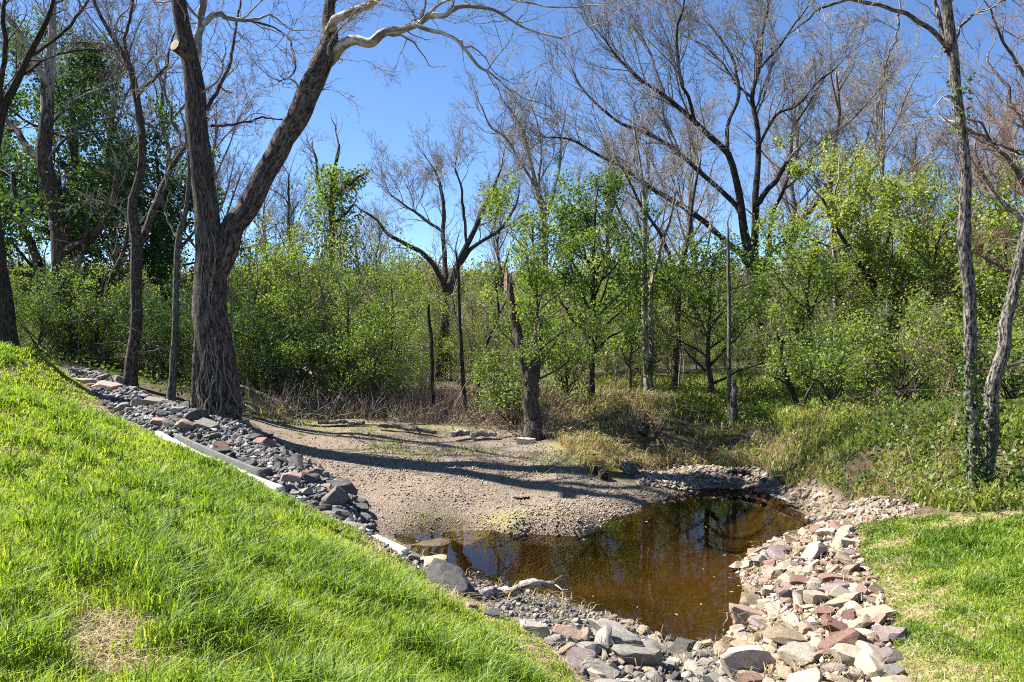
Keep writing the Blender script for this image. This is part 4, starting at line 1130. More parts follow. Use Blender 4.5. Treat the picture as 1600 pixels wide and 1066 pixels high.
snag = tree('broken_tree', 'broken old tree trunk with a snapped leaning stem in the centre', 17.6, [
    (0, .9, [(832,662,26),(832,620,24),(832,585,25),(834,558,23),(837,535,17),(840,514,9)]),
    (.3, .9, [(830,600,18),(824,573,17),(815,550,15),(807,505,13),(800,470,11),(795,440,7)]),
    (-.2, .5, [(826,575,6),(818,545,5),(811,520,4),(804,500,2.5)]),
], 'bark_brown', 'twig_brown', 'plain', seed=16, crown=False, flare=1.3, lump=.09, cat='dead tree')
# splintered wood where its stems snapped
rv = np.random.default_rng(6)
M['splinter'] = plain_mat('splintered_wood', (.2, .14, .09), (.42, .33, .23), 12)
for (a, b, n, rad) in ((840, 514, 12, .1), (795, 441, 8, .07), (833, 560, 6, .13)):
    c = at(a, b, 17.6 + (.3 if a == 795 else 0)) - np.array(snag.location)
    for k in range(n):
        th_ = rv.uniform(0, 6.28); o_ = np.array((math.cos(th_), math.sin(th_), 0)) * rad * rv.uniform(.4, 1)
        hgt = rv.uniform(.08, .38); tip_ = c + o_ * 1.1 + np.array((rv.normal(0, .03), rv.normal(0, .03), hgt))
        V, F = tubes(np.stack((c + o_ - np.array((0, 0, .2)), c + o_ * 1.05 + np.array((0, 0, hgt * .5)), tip_))[None], np.array([[.035, .028, .004]]), 4)
        mesh_np('splinter', V, [F], M['splinter'], snag)
tree('broken_stump', 'short splintered grey stump beside the pole-like tree', 17.2, [
    (0, .9, [(1147,640,11),(1147,620,10),(1148,603,8),(1149,592,3)]),
], 'bark_grey', 'twig_brown', 'plain', seed=17, crown=False, lump=.14, cat='stump')
tree('leaning_tree', 'dark leaning young tree under the green trees on the right', 17.0, [
    (0, .4, [(1250,655,11),(1244,630,10),(1234,600,8),(1222,560,6),(1214,520,4)]),
    (.5, .3, [(1250,640,6),(1262,615,5),(1275,590,4),(1290,560,3)]),
    (-.5, .3, [(1240,612,5),(1225,598,4),(1210,590,3)]),
], 'bark_dark', 'twig_brown', 'plain', seed=18, d=.8, scale=.5, leaf='leaf_fresh', nleaf=1500, lsize=.07)
tree('pale_tree', 'slim pale trunk half hidden among the right green trees', 21.5, [
    (0, .5, [(1304,600,9),(1305,540,8.5),(1305,480,8),(1306,420,7),(1300,350,5),(1306,290,3)]),
], 'bark_pale', 'twig_grey', 'plain', seed=19, d=.7, scale=.7)
tree('dark_tree', 'dark forked trunk slanting through the right green foliage', 20.5, [
    (0, .3, [(1410,640,12),(1395,560,11),(1383,490,10),(1370,460,10),(1350,425,8),(1325,385,7),(1300,345,5),(1285,310,3)]),
    (.5, .2, [(1372,462,7),(1367,440,6),(1364,410,5),(1370,370,3)]),
], 'bark_dark', 'twig_brown', 'plain', seed=20, d=.8, scale=.8, leaf='leaf_yel', nleaf=4200, lsize=.085)
tree('bare_tree', 'bare reddish-twigged tree reaching in from the right picture edge', 13.5, [
    (0, .4, [(1650,700,22),(1646,560,20),(1640,440,18),(1632,340,16),(1628,240,13),(1620,140,10),(1610,40,7),(1600,-40,4)]),
    (.8, .15, [(1636,380,9),(1597,345,8),(1560,310,6),(1535,270,5),(1520,225,3)]),
    (-.8, .15, [(1632,330,8),(1590,270,7),(1555,225,5),(1525,190,3)]),
    (.8, .15, [(1628,240,7),(1595,190,6),(1570,140,5),(1545,95,3)]),
    (-.8, .15, [(1622,150,6),(1590,100,5),(1565,55,4),(1545,10,2.5)]),
    (-1, .15, [(1640,450,7),(1605,430,6),(1570,420,5),(1540,405,3)]),
    (-1.5, .1, [(1645,560,5),(1600,565,4),(1550,575,3),(1490,590,2.5),(1450,640,1.6)]),
], 'bark_grey', 'twig_red', 'plain', seed=21, d=1.1, scale=.75, spray=150, ssize=.75)
print('drawn trees', round(time.time() - T0, 1))
# ------------------------------------------------------------------ trees in leaf
leafy_tree('leafy_tree', 'tall dense dark green tree filling the upper left behind the crooked sycamore', 118, 31.0, 60, 4.6, 41, leaf='leaf_deep', nleaf=30000, lsize=.15, r0=.26, nl=22, fork=.12, up=.25, lspread=.3, scale=1.3, shape=.35)
leafy_tree('leafy_tree', 'very dark green tree between the slender tree and the sycamore', 250, 33.0, 215, 2.9, 42, leaf='leaf_dark', bark='bark_dark', twig='twig_dark', nleaf=17000, lsize=.15, r0=.2, nl=18, fork=.1, up=.15, lspread=.25, scale=1.1, shape=.4)
leafy_tree('leafy_tree', 'bright green tree at the far left edge beyond the lawn crest', 5, 33.0, 130, 3.2, 43, leaf='leaf_mid', nleaf=14000, lsize=.15, r0=.18, nl=15, fork=.12, up=.3, lspread=.25, scale=1.1)
leafy_tree('leafy_tree', 'light green young tree growing round the broken trunk', 836, 18.0, 330, 1.9, 44, leaf='leaf_fresh', nleaf=12000, lsize=.066, r0=.05, nl=20, fork=.25, up=.7, lspread=.12, scale=.42, shape=.6)
leafy_tree('leafy_tree', 'dense dark green pointed tree right of the broken trunk', 926, 20.0, 308, 1.75, 45, leaf='leaf_mid', bark='bark_dark', twig='twig_dark', nleaf=14000, lsize=.072, r0=.1, nl=24, fork=.25, up=.9, lspread=.13, scale=.5, shape=.55)
leafy_tree('leafy_tree', 'light green sapling right of the dark pointed tree', 985, 21.5, 400, 1.1, 46, leaf='leaf_fresh', nleaf=4200, lsize=.09, r0=.05, nl=12, fork=.2, up=.7, lspread=.13, scale=.42)
leafy_tree('leafy_tree', 'rounded mid green tree left of the great spreading trunk', 1112, 20.5, 405, 1.9, 47, leaf='leaf_fresh', nleaf=7125, lsize=.085, r0=.08, nl=16, fork=.15, up=.5, lspread=.16, scale=.55)
leafy_tree('leafy_tree', 'green tree just right of the great spreading trunk', 1262, 21.5, 375, 1.9, 48, leaf='leaf_fresh', nleaf=6750, lsize=.085, r0=.08, nl=15, fork=.15, up=.5, lspread=.16, scale=.55)
leafy_tree('leafy_tree', 'yellow-green tree with the highest top on the right', 1302, 23.0, 252, 2.0, 49, leaf='leaf_yel', nleaf=6750, lsize=.085, r0=.12, nl=15, fork=.3, up=.6, lspread=.16, scale=.6)
leafy_tree('leafy_tree', 'yellow-green tree with a drooping top left of the twin trunks', 1382, 21.0, 285, 1.9, 50, leaf='leaf_yel', nleaf=7125, lsize=.085, r0=.1, nl=16, fork=.2, up=.5, lspread=.16, scale=.55)
leafy_tree('leafy_tree', 'wide yellow-green tree directly behind the twin trunks', 1462, 19.5, 330, 2.2, 51, leaf='leaf_yel', nleaf=11000, lsize=.09, r0=.1, nl=16, fork=.15, up=.4, lspread=.16, scale=.55)
leafy_tree('leafy_tree', 'green tree behind the leaning right stem at the picture edge', 1570, 19.0, 350, 1.9, 52, leaf='leaf_fresh', nleaf=8000, lsize=.09, r0=.09, nl=14, fork=.15, up=.4, lspread=.16, scale=.55)
# shrubs along the gravel bar
SH = [('bright green round shrub behind the left end of the gravel bar', 468, 22.8, 405, 1.7, 'leaf_fresh', 61),
      ('wide green shrub over the fallen pale branch', 545, 22.0, 430, 1.7, 'leaf_mid', 62),
      ('tall light green shrub at the middle of the gravel bar', 610, 23.2, 428, 1.6, 'leaf_fresh', 63),
      ('low green shrub hanging over the brush at the bar edge', 585, 20.9, 535, 1.15, 'leaf_fresh', 64),
      ('dark green low shrub left of the low hanging one', 505, 21.0, 555, 1.2, 'leaf_mid', 65),
      ('green shrub right of the big sycamore trunk', 400, 22.5, 405, 1.5, 'leaf_fresh', 66),
      ('green shrub left of the slender tree', 150, 25.0, 470, 1.9, 'leaf_fresh', 67),
      ('mid green bush at the crest behind the left lawn', 62, 23.5, 478, 1.5, 'leaf_mid', 68),
      ('small leafy bush at the foot of the broken trunk', 795, 18.6, 590, .75, 'leaf_fresh', 69),
      ('low leafy bush right of the broken trunk', 885, 19.4, 560, .9, 'leaf_fresh', 70),
      ('low spreading bush under the right green trees', 1300, 16.6, 575, 1.3, 'leaf_fresh', 71),
      ('leafy bush in the hollow left of the twin trunks', 1410, 15.5, 560, 1.3, 'leaf_yel', 72),
      ('dark shrub added to darken the shaded hollow behind the slender and thin trunks', 238, 22.0, 505, 1.6, 'leaf_dark', 74),  # this and the next two: dark leaves added to make the hollow's shade
      ('dark shrub added to deepen the shade right behind the sycamore foot', 318, 21.0, 520, 1.5, 'leaf_dark', 75),
      ('dark shrub added to darken the hollow under the arching fallen branch', 435, 21.6, 545, 1.4, 'leaf_dark', 76),
      ('green bush between the twin stems and the right edge', 1585, 14.5, 560, 1.1, 'leaf_fresh', 73)]
for lab, px, Y, top, sp_, lf, sd in SH:
    leafy_tree('shrub', lab, px, Y, top, sp_, sd, leaf=lf, nleaf=5200 if sp_ > 1.3 else 3500, lsize=.066, r0=.045, nl=16, fork=.04, up=.8, lspread=.13, scale=.5, cat='shrub', shape=.5)
# ivy tower: dead trunk wrapped in climbing leaves
Yi = 38.0
tow = tree('ivy_tree', 'old tree wrapped in a tower of pale creeper left of the blue gap', Yi, [
    (0, .35, [(520,600,12),(521,480,11),(520,400,10),(518,330,9),(520,280,7),(528,240,5),(530,225,3)]),
    (1, .2, [(519,330,6),(500,290,5),(494,250,4),(490,235,3)]),
    (-1, .2, [(520,310,6),(545,290,5),(562,275,4),(572,270,2.5)]),
    (-1, .2, [(519,350,5),(540,335,4),(552,320,3)]),
], 'bark_brown', 'twig_tan', 'plain', seed=30, d=1.0, scale=.8)
rv = np.random.default_rng(31)
tb = np.array(tow.location)
n = 4200
k = rv.random(n) ** .8
cx = at(520, 440, Yi); ctop = at(522, 262, Yi)
w_ = np.where(k < .4, 1.3, 1.3 - .8 * (k - .4) / .6)
Pi = np.stack((cx[0] + rv.normal(0, 1, n) * w_ * .75, Yi + rv.normal(0, .7, n), cx[2] + (ctop[2] - cx[2]) * k), 1)
arm = catmull([at(522, 300, Yi), at(545, 288, Yi), at(562, 276, Yi), at(572, 272, Yi)], 40)
Pi = np.vstack((Pi, arm[rv.integers(0, 40, 700)] + rv.normal(0, .22, (700, 3))))
V, F, t = leaves(Pi - tb, .15, rv, droop=.8)
mesh_np('creeper', V, [F], M['leaf_fresh'], tow, {'tint': t}, props={'kind': 'stuff'})
Ps = []
for q in range(60):
    a = rv.uniform(0, 6.28); r_ = rv.uniform(.5, 1.4)
    z0 = hz(cx[0], Yi); 
    Ps.append(catmull([(cx[0] + math.cos(a) * r_ * f, Yi + math.sin(a) * r_ * f, z0 + h_) for f, h_ in ((1.1, rv.uniform(0, 1)), (1., 3), (.8, 4.5), (.4, 6 + rv.uniform(-.5, 1)))], 8))
Ps = np.array(Ps) + rv.normal(0, .06, (60, 8, 3))
V, F = tubes(Ps - tb, np.full((60, 8), .014), 3)
mesh_np('hanging_stems', V, [F], M['twig_tan'], tow, props={'kind': 'stuff'})
print('leafy', round(time.time() - T0, 1))

# ------------------------------------------------------------------ bare trees standing farther back: three grown once, copied with their parts
def bare_proto(seed, h, spread, nl, r0, twig, bark, style='plain', d=1., up=.9):
    rng = np.random.default_rng(seed)
    st, tw, _, lv = auto_parts(rng, h, spread, nl, r0, style, 40, scale=1.25, d=d, fork=.3, up=up, ret_lv=True)
    mt = mesh_np('trunk', *st.out(), M[bark], attrs={'bark': np.concatenate(st.B)}, smooth=True)
    mc = mesh_np('crown', *tw.out(), M[twig], smooth=True, props={'kind': 'stuff'})
    ms = add_sprays(lv, 165, rng, 1.35, twig, np.zeros(3), None, link_it=False)
    for o in (mt, mc, ms): COL.objects.unlink(o)
    return mt, mc, ms, h
PROTO = [bare_proto(91, 13, 4.2, 14, .22, 'twig_grey', 'bark_grey', d=.8), bare_proto(92, 12, 3.4, 12, .18, 'twig_grey', 'bark_brown', d=.8, up=1.3), bare_proto(93, 14, 5.0, 16, .25, 'twig_tan', 'bark_pale', d=.75)]
BARE = [(0, 1305, 38, 92, 'hazy bare tree behind the right limbs of the great spreading tree'),
        (2, 1370, 41, 125, 'pale bare tree left of the twin trunks against the sky'),
        (1, 1430, 44, 190, 'bare tree low behind the yellow-green tops on the right'),
        (2, 950, 42, 235, 'pale bare tree behind the dark pointed tree'),
        (0, 1010, 46, 215, 'thin bare tree between the pale trunk pair and the great tree'),
        (1, 590, 48, 330, 'low bare tree at the right of the creeper tower'),
        (1, 455, 42, 262, 'bare tree between the sycamore fork and the creeper tower'),
        (0, 415, 46, 300, 'bare tree seen through the sycamore fork'),
        (2, 560, 46, 345, 'small pale bare tree below the creeper arm'),
        (1, 780, 44, 300, 'bare tree behind the light green young tree'),
        (0, 260, 40, 90, 'bare tree behind the slender tree left of the sycamore'),
        (2, 340, 44, 170, 'bare tree directly behind the big sycamore'),
        (1, 1560, 36, 160, 'brown bare tree behind the right edge trees'),
        (0, 1500, 40, 235, 'bare tree just behind the tall right stem'),
        (2, 1080, 48, 200, 'pale bare tree behind the limbs of the great tree'),
        (0, 1240, 46, 150, 'thin bare tree behind the broken limb of the great tree'),
        (1, 180, 42, 20, 'tall bare tree above the dark dense green one')]
for k, (pi_, px, Y, top, lab) in enumerate(BARE):
    mt, mc, ms, h = PROTO[pi_]
    x = (px - 800) / FPX * Y; g = hz(x, Y)
    s = (CAM_H + (500 - top) / FPX * Y - g) / (h * .98)
    e = empty('bare_tree', (x, Y, g - .05), lab, 'tree', 'bare trees farther back')
    e.rotation_euler = (0, 0, k * 1.7 + .4); e.scale = (s * .95, s * .95, s)
    for o in (mt, mc, ms):
        c = o.copy(); c.parent = e; COL.objects.link(c)

# ------------------------------------------------------------------ undergrowth: shrubs of the wood too many to count
UC = bpy.data.collections.new('undergrowth_plants')
def proto_shrub(name, seed, h, spread, nl, nleaf, lsize, leaf, twig, up=.8, d=1., lspread=.15):
    rng = np.random.default_rng(seed)
    st, tw, lf = auto_parts(rng, h, spread, nl, .035, 'plain', 26, nleaf=nleaf, lsize=lsize, lspread=lspread, scale=.55, d=d, fork=.05, up=up, shape=.5)
    S = Soup()
    for v, f in zip(st.V, st.F): S.add(v, f - f.min())
    off = 0
    Vt, Ft = tw.out()
    parts_v = [np.concatenate(st.V), Vt]; parts_f = [f for f in st.F] + [f + len(parts_v[0]) for f in Ft]
    nq = sum(len(f) for f in parts_f)
    tint = np.full(len(parts_v[0]) + len(Vt), .5)
    fm = [np.zeros(nq, int)]
    if lf is not None:
        o_ = len(tint); parts_v.append(lf[0]); parts_f.append(lf[1] + o_); tint = np.concatenate((tint, lf[2])); fm.append(np.ones(len(lf[1]), int))
    o = mesh_np(name, np.concatenate(parts_v), parts_f, [M[twig], M[leaf]], attrs={'tint': tint}, fmat=np.concatenate(fm))
    COL.objects.unlink(o); UC.objects.link(o)
    return o
proto_shrub('a_shrub', 701, 4.0, 1.5, 14, 4200, .066, 'leaf_fresh', 'twig_grey')
proto_shrub('b_shrub', 702, 4.0, 1.6, 14, 4300, .07, 'leaf_mid', 'twig_brown')
proto_shrub('c_shrub', 703, 4.0, 1.5, 12, 2700, .06, 'leaf_yel', 'twig_tan')
proto_shrub('d_brush', 704, 4.0, 1.5, 16, 700, .06, 'leaf_bud', 'twig_tan', up=1.6, d=1.5)
proto_shrub('e_brush', 705, 4.0, 1.4, 14, 1800, .075, 'leaf_fresh', 'twig_grey', up=1.5, d=1.3)
def proto_sapling(name, seed, twig, h=4.0):
    rng = np.random.default_rng(seed)
    st, tw, lf = auto_parts(rng, h, .9, 7, .03, 'leafy', 26, nleaf=300, lsize=.07, lspread=.1, scale=.45, d=1.2, fork=.35, up=1.6)
    Vt, Ft = tw.out(); o1 = len(np.concatenate(st.V))
    pf = list(st.F) + [f + o1 for f in Ft]; nq = sum(len(f) for f in pf); tint = np.full(o1 + len(Vt), .5)
    pf.append(lf[1] + len(tint)); tint = np.concatenate((tint, lf[2]))
    o = mesh_np(name, np.concatenate([np.concatenate(st.V), Vt, lf[0]]), pf, [M[twig], M['leaf_yel']], attrs={'tint': tint}, fmat=np.concatenate((np.zeros(nq, int), np.ones(len(lf[1]), int))))
    COL.objects.unlink(o); UC.objects.link(o)
proto_sapling('f_sapling', 706, 'twig_tan')
proto_sapling('g_sapling', 707, 'twig_dark')
proto_sapling('h_sapling', 708, 'twig_grey')
TOPX = [-400, 0, 100, 200, 300, 380, 450, 560, 640, 680, 740, 800, 900, 1000, 1100, 1200, 1300, 1400, 1500, 1600, 2000]
TOPY = [400, 430, 440, 455, 455, 420, 425, 445, 450, 470, 470, 450, 440, 445, 460, 465, 420, 400, 390, 390, 390]
FRY = [24, 24, 24, 23.5, 22.5, 22, 21.5, 21.2, 21.5, 23.5, 24, 23, 21.5, 21.5, 20.8, 19.5, 18, 17, 16, 15, 15]
ru = np.random.default_rng(88)
n = 4200
y = 13 + (52 - 13) * ru.random(n) ** .8; x = (ru.random(n) * 2 - 1) * y * 1.0
px = 800 + x / y * FPX
ok = y > np.interp(px, TOPX, FRY) + ru.random(n) * .6
ok &= ~in_poly(x, y, P_LAWN)
keep = []
for i in np.flatnonzero(ok):
    md = .5 + y[i] * .017
    if all((x[i] - x[j]) ** 2 + (y[i] - y[j]) ** 2 > md * md for j in keep[-700:]): keep.append(i)
keep = np.array(keep)
x, y, px = x[keep], y[keep], px[keep]
g = height(x, y)
top = np.interp(px, TOPX, TOPY)
hmax = CAM_H + (500 - top) / FPX * y - g
hh = np.clip(hmax * ru.uniform(.55, 1.05, len(x)), 1.2, 7)
front = y < np.interp(px, TOPX, FRY) + 1.5
hh = np.where(front, hh * .7, hh)
w = hh / 4
kinds = ru.choice(5, len(x), p=[.34, .22, .13, .13, .18])
mid = (px > 650) & (px < 800)
kinds = np.where(mid & (ru.random(len(x)) < .6), np.where(ru.random(len(x)) < .5, 3, 4), kinds)
kinds = np.where((px < 330) & (ru.random(len(x)) < .5), 1, kinds)
sap = ru.random(len(x)) < .22
kinds = np.where(sap, ru.integers(5, 8, len(x)), kinds)
w = np.where(sap, np.clip(hmax * ru.uniform(1.0, 1.7, len(x)), 2.5, 9) / 4, w)
ww = np.where(sap, w * .8, w * ru.uniform(.9, 1.3, len(x)))
gn_scatter('undergrowth', np.stack((x, y, g - .05), 1), np.stack((ru.normal(0, .06, len(x)), ru.normal(0, .06, len(x)), ru.uniform(0, 6.28, len(x))), 1), np.stack((ww, ww, w), 1), kinds, UC,
           kind='stuff', label='thicket of young green shrubs and brush filling the wood')
print('undergrowth', len(x), round(time.time() - T0, 1))

# the far wooded rise: bare crowns and spring green reading as one mass
FC = bpy.data.collections.new('far_wood_trees')
def far_proto(name, seed, leaf, nleaf, twig):
    rng = np.random.default_rng(seed)
    st, tw, lf = auto_parts(rng, 9, 2.6, 10, .14, 'plain', 120, nleaf=nleaf, lsize=.3, lspread=.4, scale=1.3, d=.7, fork=.25, up=.8)
    pv = [np.concatenate(st.V), np.concatenate(tw.V)]; o1 = len(pv[0]); V2, F2 = tw.out()
    pf = list(st.F) + [f + o1 for f in F2]; nq = sum(len(f) for f in pf)
    tint = np.full(o1 + len(pv[1]), .5); fm = [np.zeros(nq, int)]
    if lf is not None:
        pv.append(lf[0]); pf.append(lf[1] + len(tint)); tint = np.concatenate((tint, lf[2])); fm.append(np.ones(len(lf[1]), int))
    o = mesh_np(name, np.concatenate(pv), pf, [M[twig], M[leaf]], attrs={'tint': tint}, fmat=np.concatenate(fm))
    COL.objects.unlink(o); FC.objects.link(o)
far_proto('a_far', 801, 'leaf_bud', 1500, 'twig_grey')
far_proto('b_far', 802, 'leaf_fresh', 2500, 'twig_brown')
far_proto('c_far', 803, 'leaf_bud', 900, 'twig_tan')
rf = np.random.default_rng(9)
n = 1500
r = 52 + (240 - 52) * rf.random(n) ** .75; a = rf.uniform(-.95, .95, n)
x = r * np.sin(a); y = r * np.cos(a)
s = rf.uniform(.45, .9, n) * np.where(r < 80, .8, 1.0)
gn_scatter('far_woods', np.stack((x, y, height(x, y) - .1), 1), np.stack((np.zeros(n), np.zeros(n), rf.uniform(0, 6.28, n)), 1), np.stack((s * 1.2, s * 1.2, s), 1), rf.choice(3, n, p=[.45, .2, .35]), FC,
           kind='stuff', label='far wooded rise of bare and budding trees')
print('far', round(time.time() - T0, 1))
# ------------------------------------------------------------------ lawn grass, bank plants, dry stalks (uncountable: stuff)
M['grass'] = leaf_mat('lawn_blades', [(0., (.05, .115, .014)), (.35, (.125, .22, .022)), (.7, (.235, .34, .03)), (.92, (.33, .41, .045)), (1., (.52, .45, .21))], .5, .03, 1.35)
M['herb'] = leaf_mat('bank_blades', [(0., (.08, .115, .025)), (.4, (.16, .215, .045)), (.75, (.25, .3, .065)), (1., (.36, .37, .12))], .5, .025)
M['straw'] = leaf_mat('dry_straw', [(0., (.24, .17, .09)), (.5, (.42, .34, .19)), (1., (.62, .54, .36))], .35, .02, 1.1)
M['weed'] = plain_mat('dry_weed_stalks', (.24, .155, .11), (.44, .31, .22), 2, bump=.1)
M['brush'] = plain_mat('grey_brush', (.16, .13, .1), (.38, .32, .26), 2, bump=.1)
def blades(name, x, y, h, w, mat, seed, label, lean=.35, tint=None, curl=.5, zoff=-.01, wind=(.0, .0)):
    r = np.random.default_rng(seed)
    n = len(x); z = height(x, y) + zoff
    a = r.uniform(0, 6.28, n)
    d = np.stack((np.cos(a), np.sin(a)), 1) * np.abs(r.normal(lean, lean * .5, n))[:, None] + np.array(wind)
    b = a + math.pi / 2 + r.normal(0, .5, n); s = np.stack((np.cos(b), np.sin(b)), 1) * w[:, None] * .5
    P0 = np.stack((x, y, z), 1)
    m = P0.copy(); m[:, :2] += d * h[:, None] * .38; m[:, 2] += h * .6
    tp = P0.copy(); tp[:, :2] += d * h[:, None] * (1 + curl * r.random(n))[:, None]; tp[:, 2] += h * (1 - .35 * np.hypot(d[:, 0], d[:, 1])).clip(.25)
    S = np.column_stack((s, np.zeros(n)))
    V = np.stack((P0 - S, P0 + S, m + S * .85, m - S * .85, tp), 1).reshape(-1, 3)
    k = np.arange(n)[:, None] * 5
    Q = k + np.array([[0, 1, 2, 3]]); T = k + np.array([[3, 2, 4]])
    t = np.clip(r.normal(.55, .17, n) if tint is None else tint, 0, 1)
    return mesh_np(name, V, [Q, T], M[mat], None, {'tint': np.repeat(t, 5)}, props={'kind': 'stuff', 'label': label})
def patch(x, y, lst):
    v = np.zeros_like(x)
    for a, b, z, rx, ry, k in lst:
        p = gpx(a, b)
        q = np.hypot((x - p[0]) / rx, (y - p[1]) / ry) + (fbm(x * 3.5, y * 3.5, 55, 3) - .5) * 1.3
        v = np.maximum(v, k * sstep(1.15, .45, q))
    return v
BARE_L = [(165,995,1.42,.24,.42,1.0),(235,985,1.35,.16,.2,.7),(30,720,1.75,.5,.6,.6),(120,745,1.6,.5,.35,.45),(60,690,1.8,.6,.5,.4),(90,865,1.6,.2,.3,.5),(330,1040,1.2,.2,.2,.5),(690,925,.45,.5,.3,.5),(600,860,.5,.4,.4,.6),(170,1055,1.4,.26,.3,.97)]
BARE_R = [(1400,880,.5,.42,.13,0.58),(1465,832,.6,.5,.25,0.58),(1560,872,.75,.6,.14,0.54),(1450,955,.6,.22,.14,0.50),(1500,1040,.7,.3,.25,0.36),(1550,905,.8,.5,.2,0.36),(1400,1000,.5,.1,.3,0.29),(1520,990,.75,.5,.2,0.29),(1580,960,.8,.4,.2,0.36)]
def lawn_grass(poly, name, label, seed, bare, dens0, hmul, x0, x1, y0, y1):
    r = np.random.default_rng(seed)
    n = int(dens0 * (x1 - x0) * (y1 - y0))
    x = r.uniform(x0, x1, n); y = r.uniform(y0, y1, n)
    d = np.hypot(x, y)
    lod = np.minimum(1, (4.6 / np.maximum(d, .5)) ** 1.35)
    k = in_poly(x, y, poly) & (r.random(n) < lod)
    x, y, d = x[k], y[k], d[k]
    u, v = to_px(np.stack((x, y, height(x, y)), 1))
    k = (u > -260) & (u < 1860) & (v < 1330) & (y > .5)
    x, y, d = x[k], y[k], d[k]
    b = patch(x, y, bare)
    cl = fbm(x * 1.1, y * 1.1, 71, 3); cl2 = vnoise(x * 5, y * 5, 72)
    k = r.random(len(x)) < (1 - b) * (.45 + .9 * sstep(.25, .6, cl2 * .5 + cl * .5))
    x, y, d, cl, cl2, b = x[k], y[k], d[k], cl[k], cl2[k], b[k]
    edge = poly_dist(x, y, poly)
    tall = sstep(.47, .66, cl * .6 + cl2 * .4)
    if hmul < 1: k = r.random(len(x)) < 2
    else: k = (edge > .06)
    x, y, d, cl, cl2, b, edge, tall = x[k], y[k], d[k], cl[k], cl2[k], b[k], edge[k], tall[k]
    h = (.075 + .06 * r.random(len(x)) + .17 * tall * r.random(len(x))) * hmul * (.28 + .72 * sstep(.1, 1.1, edge)) * (1 - .4 * b) * (1 + .25 * sstep(8, 4, d))
    w = (.0048 + .0035 * r.random(len(x)) + .002 * tall) * np.maximum(1, d / 5.0) ** .85
    tint = .76 - .4 * tall + r.normal(0, .15, len(x)) + (fbm(x * .5, y * .5, 38) - .5) * .5
    dead = r.random(len(x)) < .025 + .2 * b
    tint = np.clip(np.where(dead, 1.0, np.minimum(tint, .93)), 0, 1)
    print(name, len(x))
    return blades(name, x, y, h, w, 'grass', seed + 1, label, .42, tint, wind=(.06, -.03))
lawn_grass(P_LAWN, 'grass', 'bright green lawn grass on the left slope', 101, BARE_L, 4700, 1.0, -16, 2.6, .8, 21.5)
lawn_grass(P_RLAWN, 'grass', 'thin new grass on the right lawn', 103, BARE_R, 11500, .9, 1.5, 11, .8, 11.5)
# straw mulch shining through where the seed has not taken
def straw_mulch(poly, bare, seed, label, base, x0, x1, y0, y1):
    r = np.random.default_rng(seed); n = int(2600 * (x1 - x0) * (y1 - y0))
    x = r.uniform(x0, x1, n); y = r.uniform(y0, y1, n); d = np.hypot(x, y)
    k = in_poly(x, y, poly) & (r.random(n) < np.minimum(1, (4.6 / np.maximum(d, .5)) ** 1.5) * np.clip(base + patch(x, y, bare), 0, 1))
    x, y, d = x[k], y[k], d[k]
    u, v = to_px(np.stack((x, y, height(x, y)), 1)); k = (u > -260) & (u < 1860) & (v < 1330) & (y > .5)
    x, y, d = x[k], y[k], d[k]
    blades('straw', x, y, .03 + .05 * r.random(len(x)), .004 * np.maximum(1, d / 5), 'straw', seed + 1, label, 2.2, r.random(len(x)), zoff=.004)
straw_mulch(P_LAWN, BARE_L, 111, 'dry straw mulch in the bare patches of the left lawn', .1, -16, 2.6, .8, 21.5)
straw_mulch(P_RLAWN, BARE_R, 113, 'dry straw mulch on the right lawn', .14, 1.5, 11, .8, 11.5)

# bank plants
P_VEG = pz([(925,748,.2),(985,724,.2),(1060,718,.25),(1180,731,.25),(1250,758,.3),(1330,780,.5),(1440,792,.68),(1500,799,.8),(1600,798,.9)]) + [(9.6, 10.4, 0), (16, 12, 0), (19, 25, 0), (0, 25, 0)] + pz([(850,672,.5),(880,705,.4)])
def veg(n, seed):
    r = np.random.default_rng(seed)
    pol = np.array(P_VEG)[:, :2]; lo = pol.min(0); hi_ = pol.max(0)
    x = r.uniform(lo[0], hi_[0], n); y = r.uniform(lo[1], hi_[1], n)
    k = in_poly(x, y, pol)
    return x[k], y[k], r
x, y, r = veg(210000, 121)
pxv, pyv = to_px(np.stack((x, y, height(x, y)), 1))
strawf = np.clip(1.1 * sstep(1090, 960, pxv) * sstep(21, 19, y) + .85 * sstep(672, 715, pyv) * sstep(1360, 1200, pxv) + .1 + (fbm(x * .9, y * .9, 5) - .5) * 1.8, 0, .92)
is_s = r.random(len(x)) < strawf
nosc = r.random(len(x)) > scar(x, y) * .93
cl = fbm(x * 1.3, y * 1.3, 91, 3)
slope = np.abs(height(x, y + .15) - height(x, y - .15)) / .3
keepg = nosc & (~is_s) & (r.random(len(x)) < .4 + .9 * sstep(.35, .55, cl)) & (r.random(len(x)) < np.where(y > 20, .45, 1))
h = (.08 + .13 * r.random(len(x)) + .22 * sstep(.5, .7, cl) * r.random(len(x)))
w = .016 + .02 * r.random(len(x))
k = keepg
blades('weeds', x[k], y[k], h[k], w[k], 'herb', 122, 'fresh green strap-leaved plants covering the right bank', .45, np.clip(.5 + (cl[k] - .5) * 1.4 + r.normal(0, .2, k.sum()), 0, 1), curl=.7)
k = is_s & nosc & (r.random(len(x)) < .8)
blades('straw', x[k], y[k], (.12 + .26 * r.random(k.sum())), .008 + .006 * r.random(k.sum()), 'straw', 123, 'tangled pale dry grass on the far bank', .8, r.random(k.sum()), wind=(.1, -.35))
